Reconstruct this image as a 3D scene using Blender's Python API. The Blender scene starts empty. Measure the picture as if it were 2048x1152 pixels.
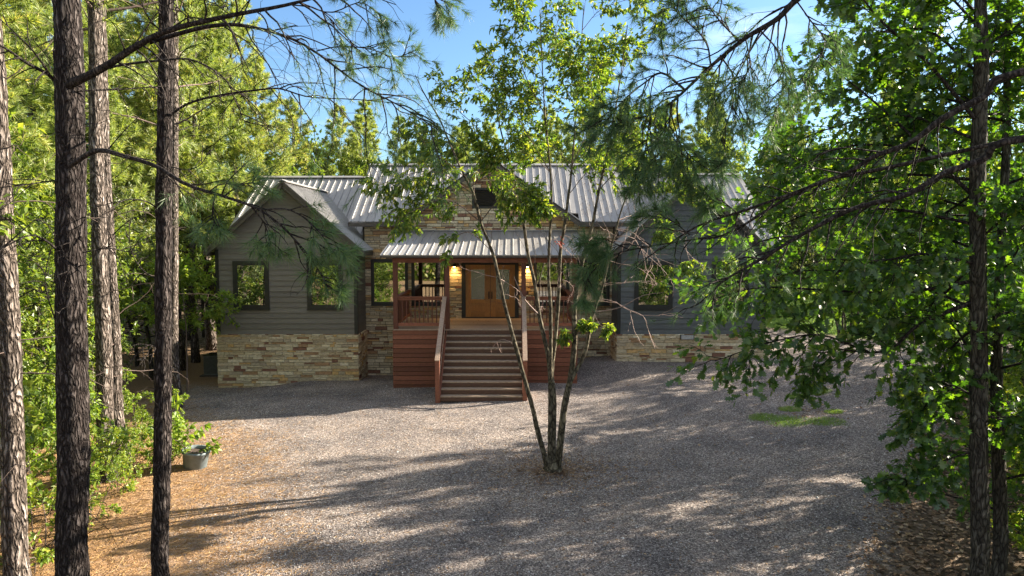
import bpy, math, random
import numpy as np
from mathutils import Vector, noise

# ------------------------------------------------------------------ camera, light, sky
SC = bpy.context.scene
COL = SC.collection
H = 5.18; F = 1380.0; TH = math.radians(4.1)
cam = bpy.data.cameras.new('camera'); camo = bpy.data.objects.new('camera', cam); COL.objects.link(camo)
camo.location = (0, 0, H); camo.rotation_euler = (math.pi/2-TH, 0, 0)
cam.sensor_width = 36; cam.lens = F/2048*36; cam.clip_start = .1; cam.clip_end = 2000
SC.camera = camo
SUN_EL = math.radians(23); SUN_AZ = math.radians(20)      # azimuth from +X towards +Y
sdir = Vector((math.cos(SUN_EL)*math.cos(SUN_AZ), math.cos(SUN_EL)*math.sin(SUN_AZ), math.sin(SUN_EL)))
sl = bpy.data.lights.new('sun', 'SUN'); sl.energy = 5.0; sl.angle = math.radians(.5); sl.color = (1, .88, .70)
so = bpy.data.objects.new('sun', sl); COL.objects.link(so); so.rotation_euler = sdir.to_track_quat('Z', 'Y').to_euler()
so.location = (30, 20, 30)
world = bpy.data.worlds.new('World'); SC.world = world; world.use_nodes = True
wn = world.node_tree.nodes; wl = world.node_tree.links
bg = wn['Background']; bg.inputs[1].default_value = .066
sky = wn.new('ShaderNodeTexSky'); sky.sky_type = 'NISHITA'; sky.sun_disc = False
sky.sun_elevation = SUN_EL; sky.sun_rotation = math.pi/2-SUN_AZ; sky.air_density = 1.0; sky.dust_density = .6; sky.ozone_density = 2.0
tc = wn.new('ShaderNodeTexCoord'); mp = wn.new('ShaderNodeMapping'); mp.inputs['Scale'].default_value = (1.2, 1.2, 5)
ns = wn.new('ShaderNodeTexNoise'); ns.inputs['Scale'].default_value = 2.2; ns.inputs['Detail'].default_value = 8; ns.inputs['Roughness'].default_value = .6
rp = wn.new('ShaderNodeValToRGB'); rp.color_ramp.elements[0].position = .54; rp.color_ramp.elements[1].position = .85
rp.color_ramp.elements[1].color = (.75, .75, .75, 1)
mx = wn.new('ShaderNodeMixRGB'); mx.inputs[2].default_value = (5.2, 5.6, 6.2, 1)
wl.new(tc.outputs['Generated'], mp.inputs[0]); wl.new(mp.outputs[0], ns.inputs[0]); wl.new(ns.outputs[0], rp.inputs[0])
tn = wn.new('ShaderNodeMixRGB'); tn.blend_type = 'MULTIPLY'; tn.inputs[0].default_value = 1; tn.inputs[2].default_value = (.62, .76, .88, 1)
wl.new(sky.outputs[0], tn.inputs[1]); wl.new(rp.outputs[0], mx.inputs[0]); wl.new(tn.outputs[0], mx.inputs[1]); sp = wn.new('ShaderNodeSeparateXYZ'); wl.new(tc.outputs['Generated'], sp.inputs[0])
ma = wn.new('ShaderNodeMapRange'); ma.inputs[1].default_value = .38; ma.inputs[2].default_value = .62; wl.new(sp.outputs[2], ma.inputs[0])  # mask for unseen bright clouds added overhead and behind camera as fill light
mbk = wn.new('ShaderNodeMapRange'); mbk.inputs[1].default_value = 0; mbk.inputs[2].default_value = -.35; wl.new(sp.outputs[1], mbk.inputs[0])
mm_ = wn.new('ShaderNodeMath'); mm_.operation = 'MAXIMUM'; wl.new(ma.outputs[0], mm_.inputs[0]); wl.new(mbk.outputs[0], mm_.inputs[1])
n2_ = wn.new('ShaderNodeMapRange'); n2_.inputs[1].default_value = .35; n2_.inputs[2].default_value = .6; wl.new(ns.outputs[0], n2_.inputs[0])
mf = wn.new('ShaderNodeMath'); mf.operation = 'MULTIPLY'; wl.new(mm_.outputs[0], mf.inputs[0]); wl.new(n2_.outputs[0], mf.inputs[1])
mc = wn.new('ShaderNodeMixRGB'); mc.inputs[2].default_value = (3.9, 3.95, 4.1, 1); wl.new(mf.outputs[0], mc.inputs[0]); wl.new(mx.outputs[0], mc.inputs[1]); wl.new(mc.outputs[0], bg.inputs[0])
vs = SC.view_settings; vs.view_transform = 'Standard'; vs.look = 'None'; vs.gamma = 1; vs.exposure = 2.15

# ------------------------------------------------------------------ helpers
def at(px, py, Y):
    u = (px-1024)/F; v = (576-py)/F
    d = np.array([u, math.cos(TH)+v*math.sin(TH), -math.sin(TH)+v*math.cos(TH)])
    return np.array([0, 0, H])+d*(Y/d[1])
def proj(p):
    c, s = math.cos(TH), math.sin(TH)
    y, z = p[1], p[2]-H
    d = y*c-z*s; v = (z*c+y*s)
    return 1024+F*p[0]/d, 576-F*v/d
def nrm(a):
    a = np.asarray(a, float)
    return a/np.maximum(np.linalg.norm(a, axis=-1, keepdims=True), 1e-9)

class MB:
    def __init__(s): s.v = []; s.f = {}; s.n = 0; s.att = None
    def add(s, v, f):
        v = np.asarray(v, np.float32).reshape(-1, 3); f = np.asarray(f, np.int64)
        s.f.setdefault(f.shape[1], []).append(f+s.n); s.v.append(v); s.n += len(v)
    def box(s, a, b):
        (x0, y0, z0), (x1, y1, z1) = a, b
        v = [(x0,y0,z0),(x1,y0,z0),(x1,y1,z0),(x0,y1,z0),(x0,y0,z1),(x1,y0,z1),(x1,y1,z1),(x0,y1,z1)]
        s.add(v, [(0,3,2,1),(4,5,6,7),(0,1,5,4),(1,2,6,5),(2,3,7,6),(3,0,4,7)])
    def bar(s, p, q, w, h, up=(0, 0, 1)):
        p = np.array(p, float); q = np.array(q, float); t = nrm(q-p); r = nrm(np.cross(t, up)); u = np.cross(r, t)
        o = [r*w/2*i+u*h/2*j for i, j in ((-1,-1),(1,-1),(1,1),(-1,1))]
        v = [p+a for a in o]+[q+a for a in o]
        s.add(v, [(0,1,2,3),(7,6,5,4),(0,4,5,1),(1,5,6,2),(2,6,7,3),(3,7,4,0)])
    def poly_prism(s, pts, off):
        n = len(pts); pts = np.array(pts, float); off = np.array(off, float)
        v = np.vstack([pts, pts+off]); s.add(v, [tuple(range(n))]); s.f[n][-1] = s.f[n][-1]
        s.f.setdefault(n, []).append(np.array([tuple(range(2*n-1, n-1, -1))])+s.n-2*n)
        s.f.setdefault(4, []).append(np.array([(i, i+n, (i+1) % n+n, (i+1) % n) for i in range(n)])+s.n-2*n)
    def tube(s, P, R, k=6, cap=True):
        P = np.asarray(P, float); n = len(P); R = np.broadcast_to(np.asarray(R, float), (n,))
        T = nrm(np.gradient(P, axis=0)); d = np.abs(P[-1]-P[0]); ref = np.zeros(3); ref[int(np.argmin(d))] = 1
        U = nrm(np.cross(T, ref)); V = np.cross(T, U)
        a = np.arange(k)*2*math.pi/k
        v = P[:, None]+R[:, None, None]*(np.cos(a)[None, :, None]*U[:, None]+np.sin(a)[None, :, None]*V[:, None])
        i = np.arange(n-1)[:, None]*k; j = np.arange(k)[None]; j2 = (j+1) % k
        f = np.stack([i+j, i+j2, i+k+j2, i+k+j], -1).reshape(-1, 4)
        s.add(v.reshape(-1, 3), f)
        if cap and k > 3:
            s.f.setdefault(k, []).append(np.array([tuple(range(k-1, -1, -1))])+s.n-n*k)
            s.f.setdefault(k, []).append(np.array([tuple(range(k))])+s.n-k)
    def build(s, name, mat, parent=None, smooth=False, attrs=None):
        me = bpy.data.meshes.new(name)
        if s.n:
            V = np.vstack(s.v); tot = 0; loops = []; starts = []; sizes = []
            for k, fl in s.f.items():
                A = np.vstack(fl); loops.append(A.ravel()); starts.append(tot+np.arange(len(A))*k); sizes.append(np.full(len(A), k)); tot += A.size
            L = np.concatenate(loops); st = np.concatenate(starts); sz = np.concatenate(sizes)
            me.vertices.add(len(V)); me.vertices.foreach_set('co', V.ravel())
            me.loops.add(len(L)); me.loops.foreach_set('vertex_index', L.astype(np.int32))
            me.polygons.add(len(st)); me.polygons.foreach_set('loop_start', st.astype(np.int32)); me.polygons.foreach_set('loop_total', sz.astype(np.int32))
            me.polygons.foreach_set('use_smooth', np.full(len(st), bool(smooth)))
            if attrs:
                for an, av in attrs.items():
                    a = me.attributes.new(an, 'FLOAT', 'POINT'); a.data.foreach_set('value', np.asarray(av, np.float32))
            me.update(calc_edges=True); me.validate()
        me.materials.append(mat)
        o = bpy.data.objects.new(name, me); COL.objects.link(o)
        if parent: o.parent = parent
        return o
def tag(o, label=None, cat=None, group=None, kind=None):
    if label: o['label'] = label
    if cat: o['category'] = cat
    if group: o['group'] = group
    if kind: o['kind'] = kind
    return o
def empty(name, loc=(0, 0, 0)):
    o = bpy.data.objects.new(name, None); COL.objects.link(o); o.location = loc; o.empty_display_size = .2; return o

# ------------------------------------------------------------------ materials
def newmat(name):
    m = bpy.data.materials.new(name); m.use_nodes = True; nt = m.node_tree
    for n in list(nt.nodes): nt.nodes.remove(n)
    out = nt.nodes.new('ShaderNodeOutputMaterial'); return m, nt, out
def N(nt, t, **kw):
    n = nt.nodes.new('ShaderNode'+t)
    for k, v in kw.items():
        if k.startswith('_'): setattr(n, k[1:], v)
        else: n.inputs[k.replace('__', ' ')].default_value = v
    return n
def ramp(nt, stops, interp='LINEAR'):
    r = nt.nodes.new('ShaderNodeValToRGB'); cr = r.color_ramp; cr.interpolation = interp
    while len(cr.elements) < len(stops): cr.elements.new(.5)
    for e, (p, c) in zip(cr.elements, stops): e.position = p; e.color = (*c, 1)
    return r
def coords(nt, scale=(1, 1, 1), kind='Object'):
    t = N(nt, 'TexCoord'); m = N(nt, 'Mapping'); m.inputs['Scale'].default_value = scale
    nt.links.new(t.outputs[kind], m.inputs[0]); return m.outputs[0]
def leaf_mat(name, stops, trans=.45, tcol=(1.5, 1.5, .6), rough=.45, gloss=.06):
    m, nt, out = newmat(name); L = nt.links
    g = N(nt, 'NewGeometry'); oi = N(nt, 'ObjectInfo')
    ad = N(nt, 'Math', _operation='MULTIPLY_ADD'); ad.inputs[1].default_value = .8; L.new(g.outputs['Random Per Island'], ad.inputs[0])
    mu = N(nt, 'Math', _operation='MULTIPLY'); mu.inputs[1].default_value = .2; L.new(oi.outputs['Random'], mu.inputs[0]); L.new(mu.outputs[0], ad.inputs[2])
    r = ramp(nt, stops); L.new(ad.outputs[0], r.inputs[0])
    d = N(nt, 'BsdfDiffuse'); L.new(r.outputs[0], d.inputs[0])
    t = N(nt, 'BsdfTranslucent'); mm = N(nt, 'MixRGB', _blend_type='MULTIPLY'); mm.inputs[0].default_value = 1; mm.inputs[2].default_value = (*tcol, 1)
    L.new(r.outputs[0], mm.inputs[1]); L.new(mm.outputs[0], t.inputs[0])
    mx = N(nt, 'MixShader'); mx.inputs[0].default_value = trans; L.new(d.outputs[0], mx.inputs[1]); L.new(t.outputs[0], mx.inputs[2])
    gl = N(nt, 'BsdfGlossy', Roughness=rough); gl.inputs[0].default_value = (1, 1, 1, 1)
    m2 = N(nt, 'MixShader'); m2.inputs[0].default_value = gloss; L.new(mx.outputs[0], m2.inputs[1]); L.new(gl.outputs[0], m2.inputs[2])
    L.new(m2.outputs[0], out.inputs[0]); return m
def wood_mat(name, c0, c1, scale=(1, 1, 1), rough=.7, nsc=6, bump=.3, island=True, spec=.3, iv=(.65, 1.3)):
    m, nt, out = newmat(name); L = nt.links; co = coords(nt, scale)
    n = N(nt, 'TexNoise', Scale=nsc, Detail=6, Roughness=.65); L.new(co, n.inputs[0])
    r = ramp(nt, [(.3, c0), (.7, c1)]); L.new(n.outputs[0], r.inputs[0])
    b = N(nt, 'BsdfPrincipled', Roughness=rough); b.inputs['Specular IOR Level'].default_value = spec
    src = r.outputs[0]
    if island:
        g = N(nt, 'NewGeometry'); mr = N(nt, 'MapRange'); mr.inputs[3].default_value = iv[0]; mr.inputs[4].default_value = iv[1]
        L.new(g.outputs['Random Per Island'], mr.inputs[0])
        mm = N(nt, 'MixRGB', _blend_type='MULTIPLY'); mm.inputs[0].default_value = 1; L.new(src, mm.inputs[1]); L.new(mr.outputs[0], mm.inputs[2]); src = mm.outputs[0]
    L.new(src, b.inputs[0])
    bp = N(nt, 'Bump', Strength=bump, Distance=.01); L.new(n.outputs[0], bp.inputs['Height']); L.new(bp.outputs[0], b.inputs['Normal'])
    L.new(b.outputs[0], out.inputs[0]); return m
def bark_mat(name, dark, mid, light, sc=16, stretch=.35, bump=1.0, dist=.03):
    m, nt, out = newmat(name); L = nt.links; co = coords(nt, (1, 1, stretch))
    nz = N(nt, 'TexNoise', Scale=5, Detail=4); L.new(co, nz.inputs[0])
    mixv = N(nt, 'MixRGB'); mixv.inputs[0].default_value = .22; L.new(co, mixv.inputs[1]); L.new(nz.outputs['Color'], mixv.inputs[2])
    v = N(nt, 'TexVoronoi', _feature='DISTANCE_TO_EDGE', Scale=sc); L.new(mixv.outputs[0], v.inputs['Vector'])
    v2 = N(nt, 'TexVoronoi', Scale=sc); L.new(mixv.outputs[0], v2.inputs['Vector'])
    n2 = N(nt, 'TexNoise', Scale=30, Detail=5); L.new(co, n2.inputs[0])
    r = ramp(nt, [(0, dark), (.10, mid), (.45, light)]); L.new(v.outputs['Distance'], r.inputs[0])
    mr = N(nt, 'MapRange'); mr.inputs[3].default_value = .55; mr.inputs[4].default_value = 1.35; L.new(v2.outputs['Color'], mr.inputs[0])
    mm = N(nt, 'MixRGB', _blend_type='MULTIPLY'); mm.inputs[0].default_value = 1; L.new(r.outputs[0], mm.inputs[1]); L.new(mr.outputs[0], mm.inputs[2])
    r2 = ramp(nt, [(.35, (.6, .6, .6)), (.65, (1.3, 1.3, 1.3))]); L.new(n2.outputs[0], r2.inputs[0])
    m3 = N(nt, 'MixRGB', _blend_type='MULTIPLY'); m3.inputs[0].default_value = 1; L.new(mm.outputs[0], m3.inputs[1]); L.new(r2.outputs[0], m3.inputs[2])
    b = N(nt, 'BsdfPrincipled', Roughness=.9); b.inputs['Specular IOR Level'].default_value = .15; L.new(m3.outputs[0], b.inputs[0])
    r3 = ramp(nt, [(0, (0, 0, 0)), (.3, (1, 1, 1))]); L.new(v.outputs['Distance'], r3.inputs[0])
    ad = N(nt, 'Math', _operation='ADD'); L.new(r3.outputs[0], ad.inputs[0]); L.new(n2.outputs[0], ad.inputs[1])
    bp = N(nt, 'Bump', Strength=bump, Distance=dist); L.new(ad.outputs[0], bp.inputs['Height']); L.new(bp.outputs[0], b.inputs['Normal'])
    L.new(b.outputs[0], out.inputs[0]); return m
def plain(name, c, rough=.5, metal=0, spec=.5, emit=None, es=0):
    m, nt, out = newmat(name); b = N(nt, 'BsdfPrincipled', Roughness=rough, Metallic=metal); b.inputs[0].default_value = (*c, 1)
    b.inputs['Specular IOR Level'].default_value = spec
    n = N(nt, 'TexNoise', Scale=9, Detail=5); nt.links.new(coords(nt), n.inputs[0])
    r = ramp(nt, [(.3, tuple(x*.8 for x in c)), (.7, tuple(min(1, x*1.15) for x in c))]); nt.links.new(n.outputs[0], r.inputs[0]); nt.links.new(r.outputs[0], b.inputs[0])
    if emit: b.inputs['Emission Color'].default_value = (*emit, 1); b.inputs['Emission Strength'].default_value = es
    nt.links.new(b.outputs[0], out.inputs[0]); return m
def stone_mat():
    m, nt, out = newmat('ledge_stone'); L = nt.links
    g = N(nt, 'NewGeometry')
    r = ramp(nt, [(0, (0.562, 0.452, 0.296)), (.22, (0.686, 0.593, 0.421)), (.4, (0.484, 0.406, 0.296)), (.55, (0.780, 0.686, 0.515)), (.68, (0.421, 0.265, 0.156)), (.78, (0.624, 0.530, 0.374)), (.86, (0.265, 0.140, 0.102)), (.92, (0.655, 0.437, 0.203)), (1, (0.172, 0.140, 0.125))], 'CONSTANT')
    L.new(g.outputs['Random Per Island'], r.inputs[0])
    co = coords(nt, (1, 1, 2.5)); n = N(nt, 'TexNoise', Scale=9, Detail=8, Roughness=.7); L.new(co, n.inputs[0])
    r2 = ramp(nt, [(.3, (.5, .48, .45)), (.5, (.95, .95, .95)), (.7, (1.25, 1.22, 1.15))]); L.new(n.outputs[0], r2.inputs[0])
    mm = N(nt, 'MixRGB', _blend_type='MULTIPLY'); mm.inputs[0].default_value = 1; L.new(r.outputs[0], mm.inputs[1]); L.new(r2.outputs[0], mm.inputs[2])
    b = N(nt, 'BsdfPrincipled', Roughness=.85); b.inputs['Specular IOR Level'].default_value = .2; L.new(mm.outputs[0], b.inputs[0])
    bp = N(nt, 'Bump', Strength=.7, Distance=.02); L.new(n.outputs[0], bp.inputs['Height']); L.new(bp.outputs[0], b.inputs['Normal'])
    L.new(b.outputs[0], out.inputs[0]); return m
def terrain_mat():
    m, nt, out = newmat('terrain'); L = nt.links; co = coords(nt)
    def att(n_):
        a = N(nt, 'Attribute'); a.attribute_name = n_; return a.outputs['Fac']
    # gravel
    v = N(nt, 'TexVoronoi', Scale=46); L.new(co, v.inputs['Vector'])
    sx = N(nt, 'SeparateColor'); L.new(v.outputs['Color'], sx.inputs[0])
    rg = ramp(nt, [(0, (0.084, 0.076, 0.077)), (.35, (0.190, 0.171, 0.168)), (.65, (0.301, 0.265, 0.256)), (.88, (0.446, 0.406, 0.387)), (1, (0.692, 0.670, 0.661))]); L.new(sx.outputs[0], rg.inputs[0])
    n1 = N(nt, 'TexNoise', Scale=.7, Detail=5, Roughness=.6); L.new(co, n1.inputs[0])
    rn = ramp(nt, [(.34, (.62, .61, .62)), (.66, (1.26, 1.18, 1.09))]); L.new(n1.outputs[0], rn.inputs[0])
    gm = N(nt, 'MixRGB', _blend_type='MULTIPLY'); gm.inputs[0].default_value = 1; L.new(rg.outputs[0], gm.inputs[1]); L.new(rn.outputs[0], gm.inputs[2])
    # pine straw
    co2 = coords(nt, (1, 1, 1)); n2 = N(nt, 'TexNoise', Scale=26, Detail=6, Roughness=.8, Distortion=1.5); L.new(co2, n2.inputs[0])
    rs = ramp(nt, [(.28, (.09, .055, .035)), (.45, (.26, .16, .095)), (.6, (.42, .28, .17)), (.75, (.58, .42, .27))]); L.new(n2.outputs[0], rs.inputs[0])
    # brown leaf litter
    v3 = N(nt, 'TexVoronoi', Scale=14); L.new(co, v3.inputs['Vector']); s3 = N(nt, 'SeparateColor'); L.new(v3.outputs['Color'], s3.inputs[0])
    rl = ramp(nt, [(0, (.05, .035, .022)), (.5, (.12, .085, .055)), (.85, (.22, .16, .11)), (1, (.38, .30, .23))]); L.new(s3.outputs[0], rl.inputs[0])
    # grass
    n4 = N(nt, 'TexNoise', Scale=18, Detail=5); L.new(co, n4.inputs[0])
    rr = ramp(nt, [(.3, (.06, .12, .02)), (.7, (.18, .30, .05))]); L.new(n4.outputs[0], rr.inputs[0])
    nb = N(nt, 'TexNoise', Scale=2.2, Detail=7, Roughness=.75); L.new(co, nb.inputs[0])
    def mask(a, lo=.25, hi=.75):
        s = N(nt, 'Math', _operation='ADD'); L.new(a, s.inputs[0])
        q = N(nt, 'Math', _operation='MULTIPLY_ADD'); q.inputs[1].default_value = 1.6; q.inputs[2].default_value = -.8; L.new(nb.outputs[0], q.inputs[0]); L.new(q.outputs[0], s.inputs[1])
        mr = N(nt, 'MapRange'); mr.inputs[1].default_value = lo; mr.inputs[2].default_value = hi; L.new(s.outputs[0], mr.inputs[0]); return mr.outputs[0]
    c = rs.outputs[0]
    for a, col in (('litter', rl.outputs[0]), ('gravel', gm.outputs[0]), ('grass', rr.outputs[0])):
        mx = N(nt, 'MixRGB'); L.new(mask(att(a)), mx.inputs[0]); L.new(c, mx.inputs[1]); L.new(col, mx.inputs[2]); c = mx.outputs[0]
    b = N(nt, 'BsdfPrincipled', Roughness=.95); b.inputs['Specular IOR Level'].default_value = .15; L.new(c, b.inputs[0])
    ad = N(nt, 'Math', _operation='SUBTRACT'); L.new(n2.outputs[0], ad.inputs[0]); L.new(v.outputs['Distance'], ad.inputs[1])
    bp = N(nt, 'Bump', Strength=.9, Distance=.03); L.new(ad.outputs[0], bp.inputs['Height']); L.new(bp.outputs[0], b.inputs['Normal'])
    L.new(b.outputs[0], out.inputs[0]); return m
def glass_mat(name, base=(.012, .014, .013), refl=.42, rough=.015):
    m, nt, out = newmat(name); L = nt.links
    d = N(nt, 'BsdfDiffuse'); d.inputs[0].default_value = (*base, 1)
    g = N(nt, 'BsdfGlossy', Roughness=rough); g.inputs[0].default_value = (.95, 1, .95, 1)
    mx = N(nt, 'MixShader'); mx.inputs[0].default_value = refl; L.new(d.outputs[0], mx.inputs[1]); L.new(g.outputs[0], mx.inputs[2]); L.new(mx.outputs[0], out.inputs[0]); return m
def roof_mat():
    m, nt, out = newmat('painted_metal_roof'); L = nt.links
    n = N(nt, 'TexNoise', Scale=1.3, Detail=7, Roughness=.7); L.new(coords(nt, (2.5, .5, .5)), n.inputs[0])
    r = ramp(nt, [(.3, (.25, .24, .235)), (.55, (.33, .32, .31)), (.75, (.39, .38, .37))]); L.new(n.outputs[0], r.inputs[0])
    b = N(nt, 'BsdfPrincipled', Roughness=.42, Metallic=.25); L.new(r.outputs[0], b.inputs[0])
    rr = ramp(nt, [(.3, (.35, .35, .35)), (.7, (.55, .55, .55))]); L.new(n.outputs[0], rr.inputs[0]); L.new(rr.outputs[0], b.inputs['Roughness'])
    L.new(b.outputs[0], out.inputs[0]); return m
M = dict(
    stone=stone_mat(), mortar=plain('mortar', (.07, .06, .05), .95), terrain=terrain_mat(), roof=roof_mat(),
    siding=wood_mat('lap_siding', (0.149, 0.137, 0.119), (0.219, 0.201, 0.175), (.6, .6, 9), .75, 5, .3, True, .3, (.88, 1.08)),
    siding_shade=wood_mat('lap_siding_blue_shade', (0.096, 0.104, 0.109), (0.144, 0.155, 0.160), (.6, .6, 9), .75, 5, .3, True, .3, (.88, 1.08)),  # right wing copy of the siding, bluish shade put into its colour
    trim=plain('dark_trim', (.022, .022, .02), .5), fascia=plain('fascia_paint', (.075, .062, .052), .5, 0),
    cedar=wood_mat('stained_cedar', (.15, .052, .032), (.29, .115, .07), (1.2, 1.2, 9), .55, 7, .4, True),
    cedar_lit=wood_mat('sunlit_cedar', (0.24, 0.15, 0.11), (0.48, 0.36, 0.28), (2, 2, 8), .6, 8, .4, True),  # lighter tan copy of the cedar, sun on the handrail put into it
    post=wood_mat('post_stain', (0.083, 0.030, 0.021), (0.165, 0.063, 0.042), (6, 6, 1), .55, 7, .3, True),
    deck=wood_mat('deck_boards', (.24, .17, .12), (.46, .36, .28), (1.5, 8, 2), .5, 8, .4, True),  # lightened to stand in for light reflecting off the tread tops
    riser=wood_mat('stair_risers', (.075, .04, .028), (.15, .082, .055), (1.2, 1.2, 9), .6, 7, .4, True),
    door=wood_mat('knotty_alder_door', (.30, .12, .025), (.50, .23, .055), (8, 8, 1.2), .35, 5, .2, True, .5),
    glass=glass_mat('window_glass'), dglass=glass_mat('textured_door_glass', (.04, .036, .036), .18, .25),
    black=plain('black_metal', (.02, .02, .02), .4, .5), bulb=plain('lamp_bulb', (1, .8, .5), .5, 0, .5, (1, .5, .13), 30),
    white=plain('white_vent', (.6, .6, .6), .5), acgrey=plain('ac_enclosure', (.16, .165, .16), .5, .3),
    pot=plain('grey_blue_pot', (.16, .20, .22), .55), soil=plain('soil', (.05, .035, .025), .95),
    pinebark=bark_mat('pine_bark_shaded', (.018, .013, .012), (.035, .028, .027), (.115, .098, .094), 30, .25, 1.0, .04),  # darker bark copy, shade on the near trunks put into the colour
    pinebark_lit=bark_mat('pine_bark_sunlit', (.035, .028, .024), (.13, .105, .09), (.36, .31, .285), 20, .28, 1.0, .05),  # lighter bark copy, sunlight on the trunks put into the colour
    oakbark=bark_mat('oak_bark', (.02, .018, .015), (.07, .062, .05), (.13, .12, .10), 26, .25, 1.0, .02),
    maplebark=bark_mat('maple_bark', (.03, .026, .02), (.10, .085, .06), (.22, .195, .145), 12, .5, .6, .01),
    limb=bark_mat('limb_bark', (.010, .008, .008), (.03, .025, .024), (.08, .068, .062), 30, .5, .8, .01),
    twig=wood_mat('bare_twigs', (.10, .07, .06), (.2, .15, .13), (1, 1, 1), .8, 12, .3, True),
    pink=wood_mat('pale_pinkish_twigs', (.30, .20, .18), (.48, .36, .32), (1, 1, 1), .7, 12, .3, True),
)
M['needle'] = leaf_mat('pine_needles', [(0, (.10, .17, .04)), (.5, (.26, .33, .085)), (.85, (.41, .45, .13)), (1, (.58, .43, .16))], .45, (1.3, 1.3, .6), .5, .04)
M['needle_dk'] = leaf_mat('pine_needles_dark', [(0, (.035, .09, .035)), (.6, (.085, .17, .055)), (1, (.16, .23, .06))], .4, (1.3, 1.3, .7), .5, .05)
M['leaf'] = leaf_mat('woodland_leaves', [(0, (.05, .10, .018)), (.45, (.14, .21, .035)), (.85, (.27, .33, .055)), (1, (.44, .40, .08))], .5, gloss=.03)
M['leafgy'] = leaf_mat('grey_green_leaves', [(0, (.04, .075, .028)), (.5, (.11, .15, .05)), (.9, (.22, .24, .11)), (1, (.32, .27, .13))], .4, gloss=.04)
M['bright'] = leaf_mat('bright_shrub_leaves', [(0, (.08, .15, .02)), (.5, (.18, .28, .035)), (.85, (.30, .36, .055)), (1, (.42, .37, .07))], .5, gloss=.03)
M['maple'] = leaf_mat('box_elder_leaves', [(0, (.04, .09, .018)), (.5, (.10, .17, .03)), (.82, (.21, .28, .045)), (1, (.46, .43, .07))], .5, (1.5, 1.6, .5), gloss=.04)
M['oak'] = leaf_mat('oak_leaves', [(0, (.022, .062, .02)), (.5, (.05, .115, .025)), (.85, (.10, .175, .03)), (1, (.24, .25, .035))], .5, (2.3, 2.3, .35), .4, .05)
M['wood'] = leaf_mat('far_wood_leaves', [(0, (.03, .065, .016)), (.5, (.08, .135, .028)), (.85, (.15, .20, .045)), (1, (.26, .24, .07))], .4, gloss=.02)
M['dry'] = leaf_mat('fallen_leaves', [(0, (.10, .055, .03)), (.4, (.22, .13, .07)), (.8, (.40, .28, .17)), (1, (.60, .50, .36))], .1, (1, 1, 1), .6, .03)
M['straw'] = leaf_mat('pine_straw', [(0, (0.144, 0.074, 0.028)), (.5, (0.360, 0.202, 0.076)), (1, (0.600, 0.417, 0.189))], .1, (1, 1, 1), .6, .02)
M['grass'] = leaf_mat('grass_blades', [(0, (.09, .17, .025)), (.6, (.18, .30, .045)), (1, (.32, .38, .08))], .4)
def pebble_mat():
    m, nt, out = newmat('pebbles'); g = N(nt, 'NewGeometry'); r = ramp(nt, [(0, (0.075, 0.068, 0.070)), (.4, (0.193, 0.174, 0.174)), (.75, (0.342, 0.304, 0.298)), (.93, (0.513, 0.473, 0.454)), (1, (0.802, 0.811, 0.813))])
    nt.links.new(g.outputs['Random Per Island'], r.inputs[0]); b = N(nt, 'BsdfPrincipled', Roughness=.8); nt.links.new(r.outputs[0], b.inputs[0]); nt.links.new(b.outputs[0], out.inputs[0]); return m
M['pebble'] = pebble_mat()

# ------------------------------------------------------------------ terrain
CP = np.array([(-1,21.9,-.05),(-4.2,24.3,-.16),(2.3,24.3,.02),(-11.3,26.25,-.55),(-5.9,26.25,-.27),(-5.8,27.8,-.4),(4.05,26.25,.5),(9.7,26.25,.6),
 (.9,15.1,0),(-5,10,0),(5,10,0),(-7,15.5,-.05),(7,13.4,.15),(9.8,16.1,.4),(13,20,.7),(13.7,28,.85),(16,35,1.25),(22,45,1.8),(-15,20,-.3),(-18,30,-.6),
 (-12.8,29.5,-.78),(-16,38,-.6),(-20,60,0),(0,50,.6),(20,5,.6),(0,0,0),(-20,5,-.2),(0,-20,0),(40,60,2.2),(-60,40,0),(60,0,1),(0,120,1.5),(80,120,2),(-80,120,0),(-3,31,0),(3,18,.02),(6,21,.28),(-8,21,-.2)])
def gz(x, y):
    x = np.asarray(x, float); y = np.asarray(y, float); sh = np.broadcast(x, y).shape
    X = np.broadcast_to(x, sh).ravel(); Y = np.broadcast_to(y, sh).ravel(); out = np.empty(len(X))
    for i in range(0, len(X), 40000):
        d = (X[i:i+40000, None]-CP[:, 0])**2+(Y[i:i+40000, None]-CP[:, 1])**2+1.2
        w = d**-1.6; out[i:i+40000] = (w*CP[:, 2]).sum(1)/w.sum(1)
    out += .03*np.sin(X*1.1+.6*Y)*np.sin(Y*.9-.4*X)+.015*np.sin(X*2.7+1)*np.sin(Y*3.1)
    return out.reshape(sh)
DRIVE = np.array([(-3.5,-12),(-3.9,4),(-4.6,10.3),(-6.0,14),(-7.5,17.5),(-10.5,20),(-12.8,23),(-12.4,26.6),(-6,27),(-6,29),(4,29),(10.4,29),(10.4,33.6),(12.4,32.4),(15,29.2),(24,28),(34,27.5),(34,25.0),(20,25.5),(15.2,23),(12.9,20),(10.4,16.4),(7.6,13.3),(5.4,10),(4.6,7),(4.6,4),(5,-12)])
LAWN = np.array([(10.4,33.9),(12.6,32.6),(15.2,29.4),(24,28.3),(50,28),(60,62),(10,62)])
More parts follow.
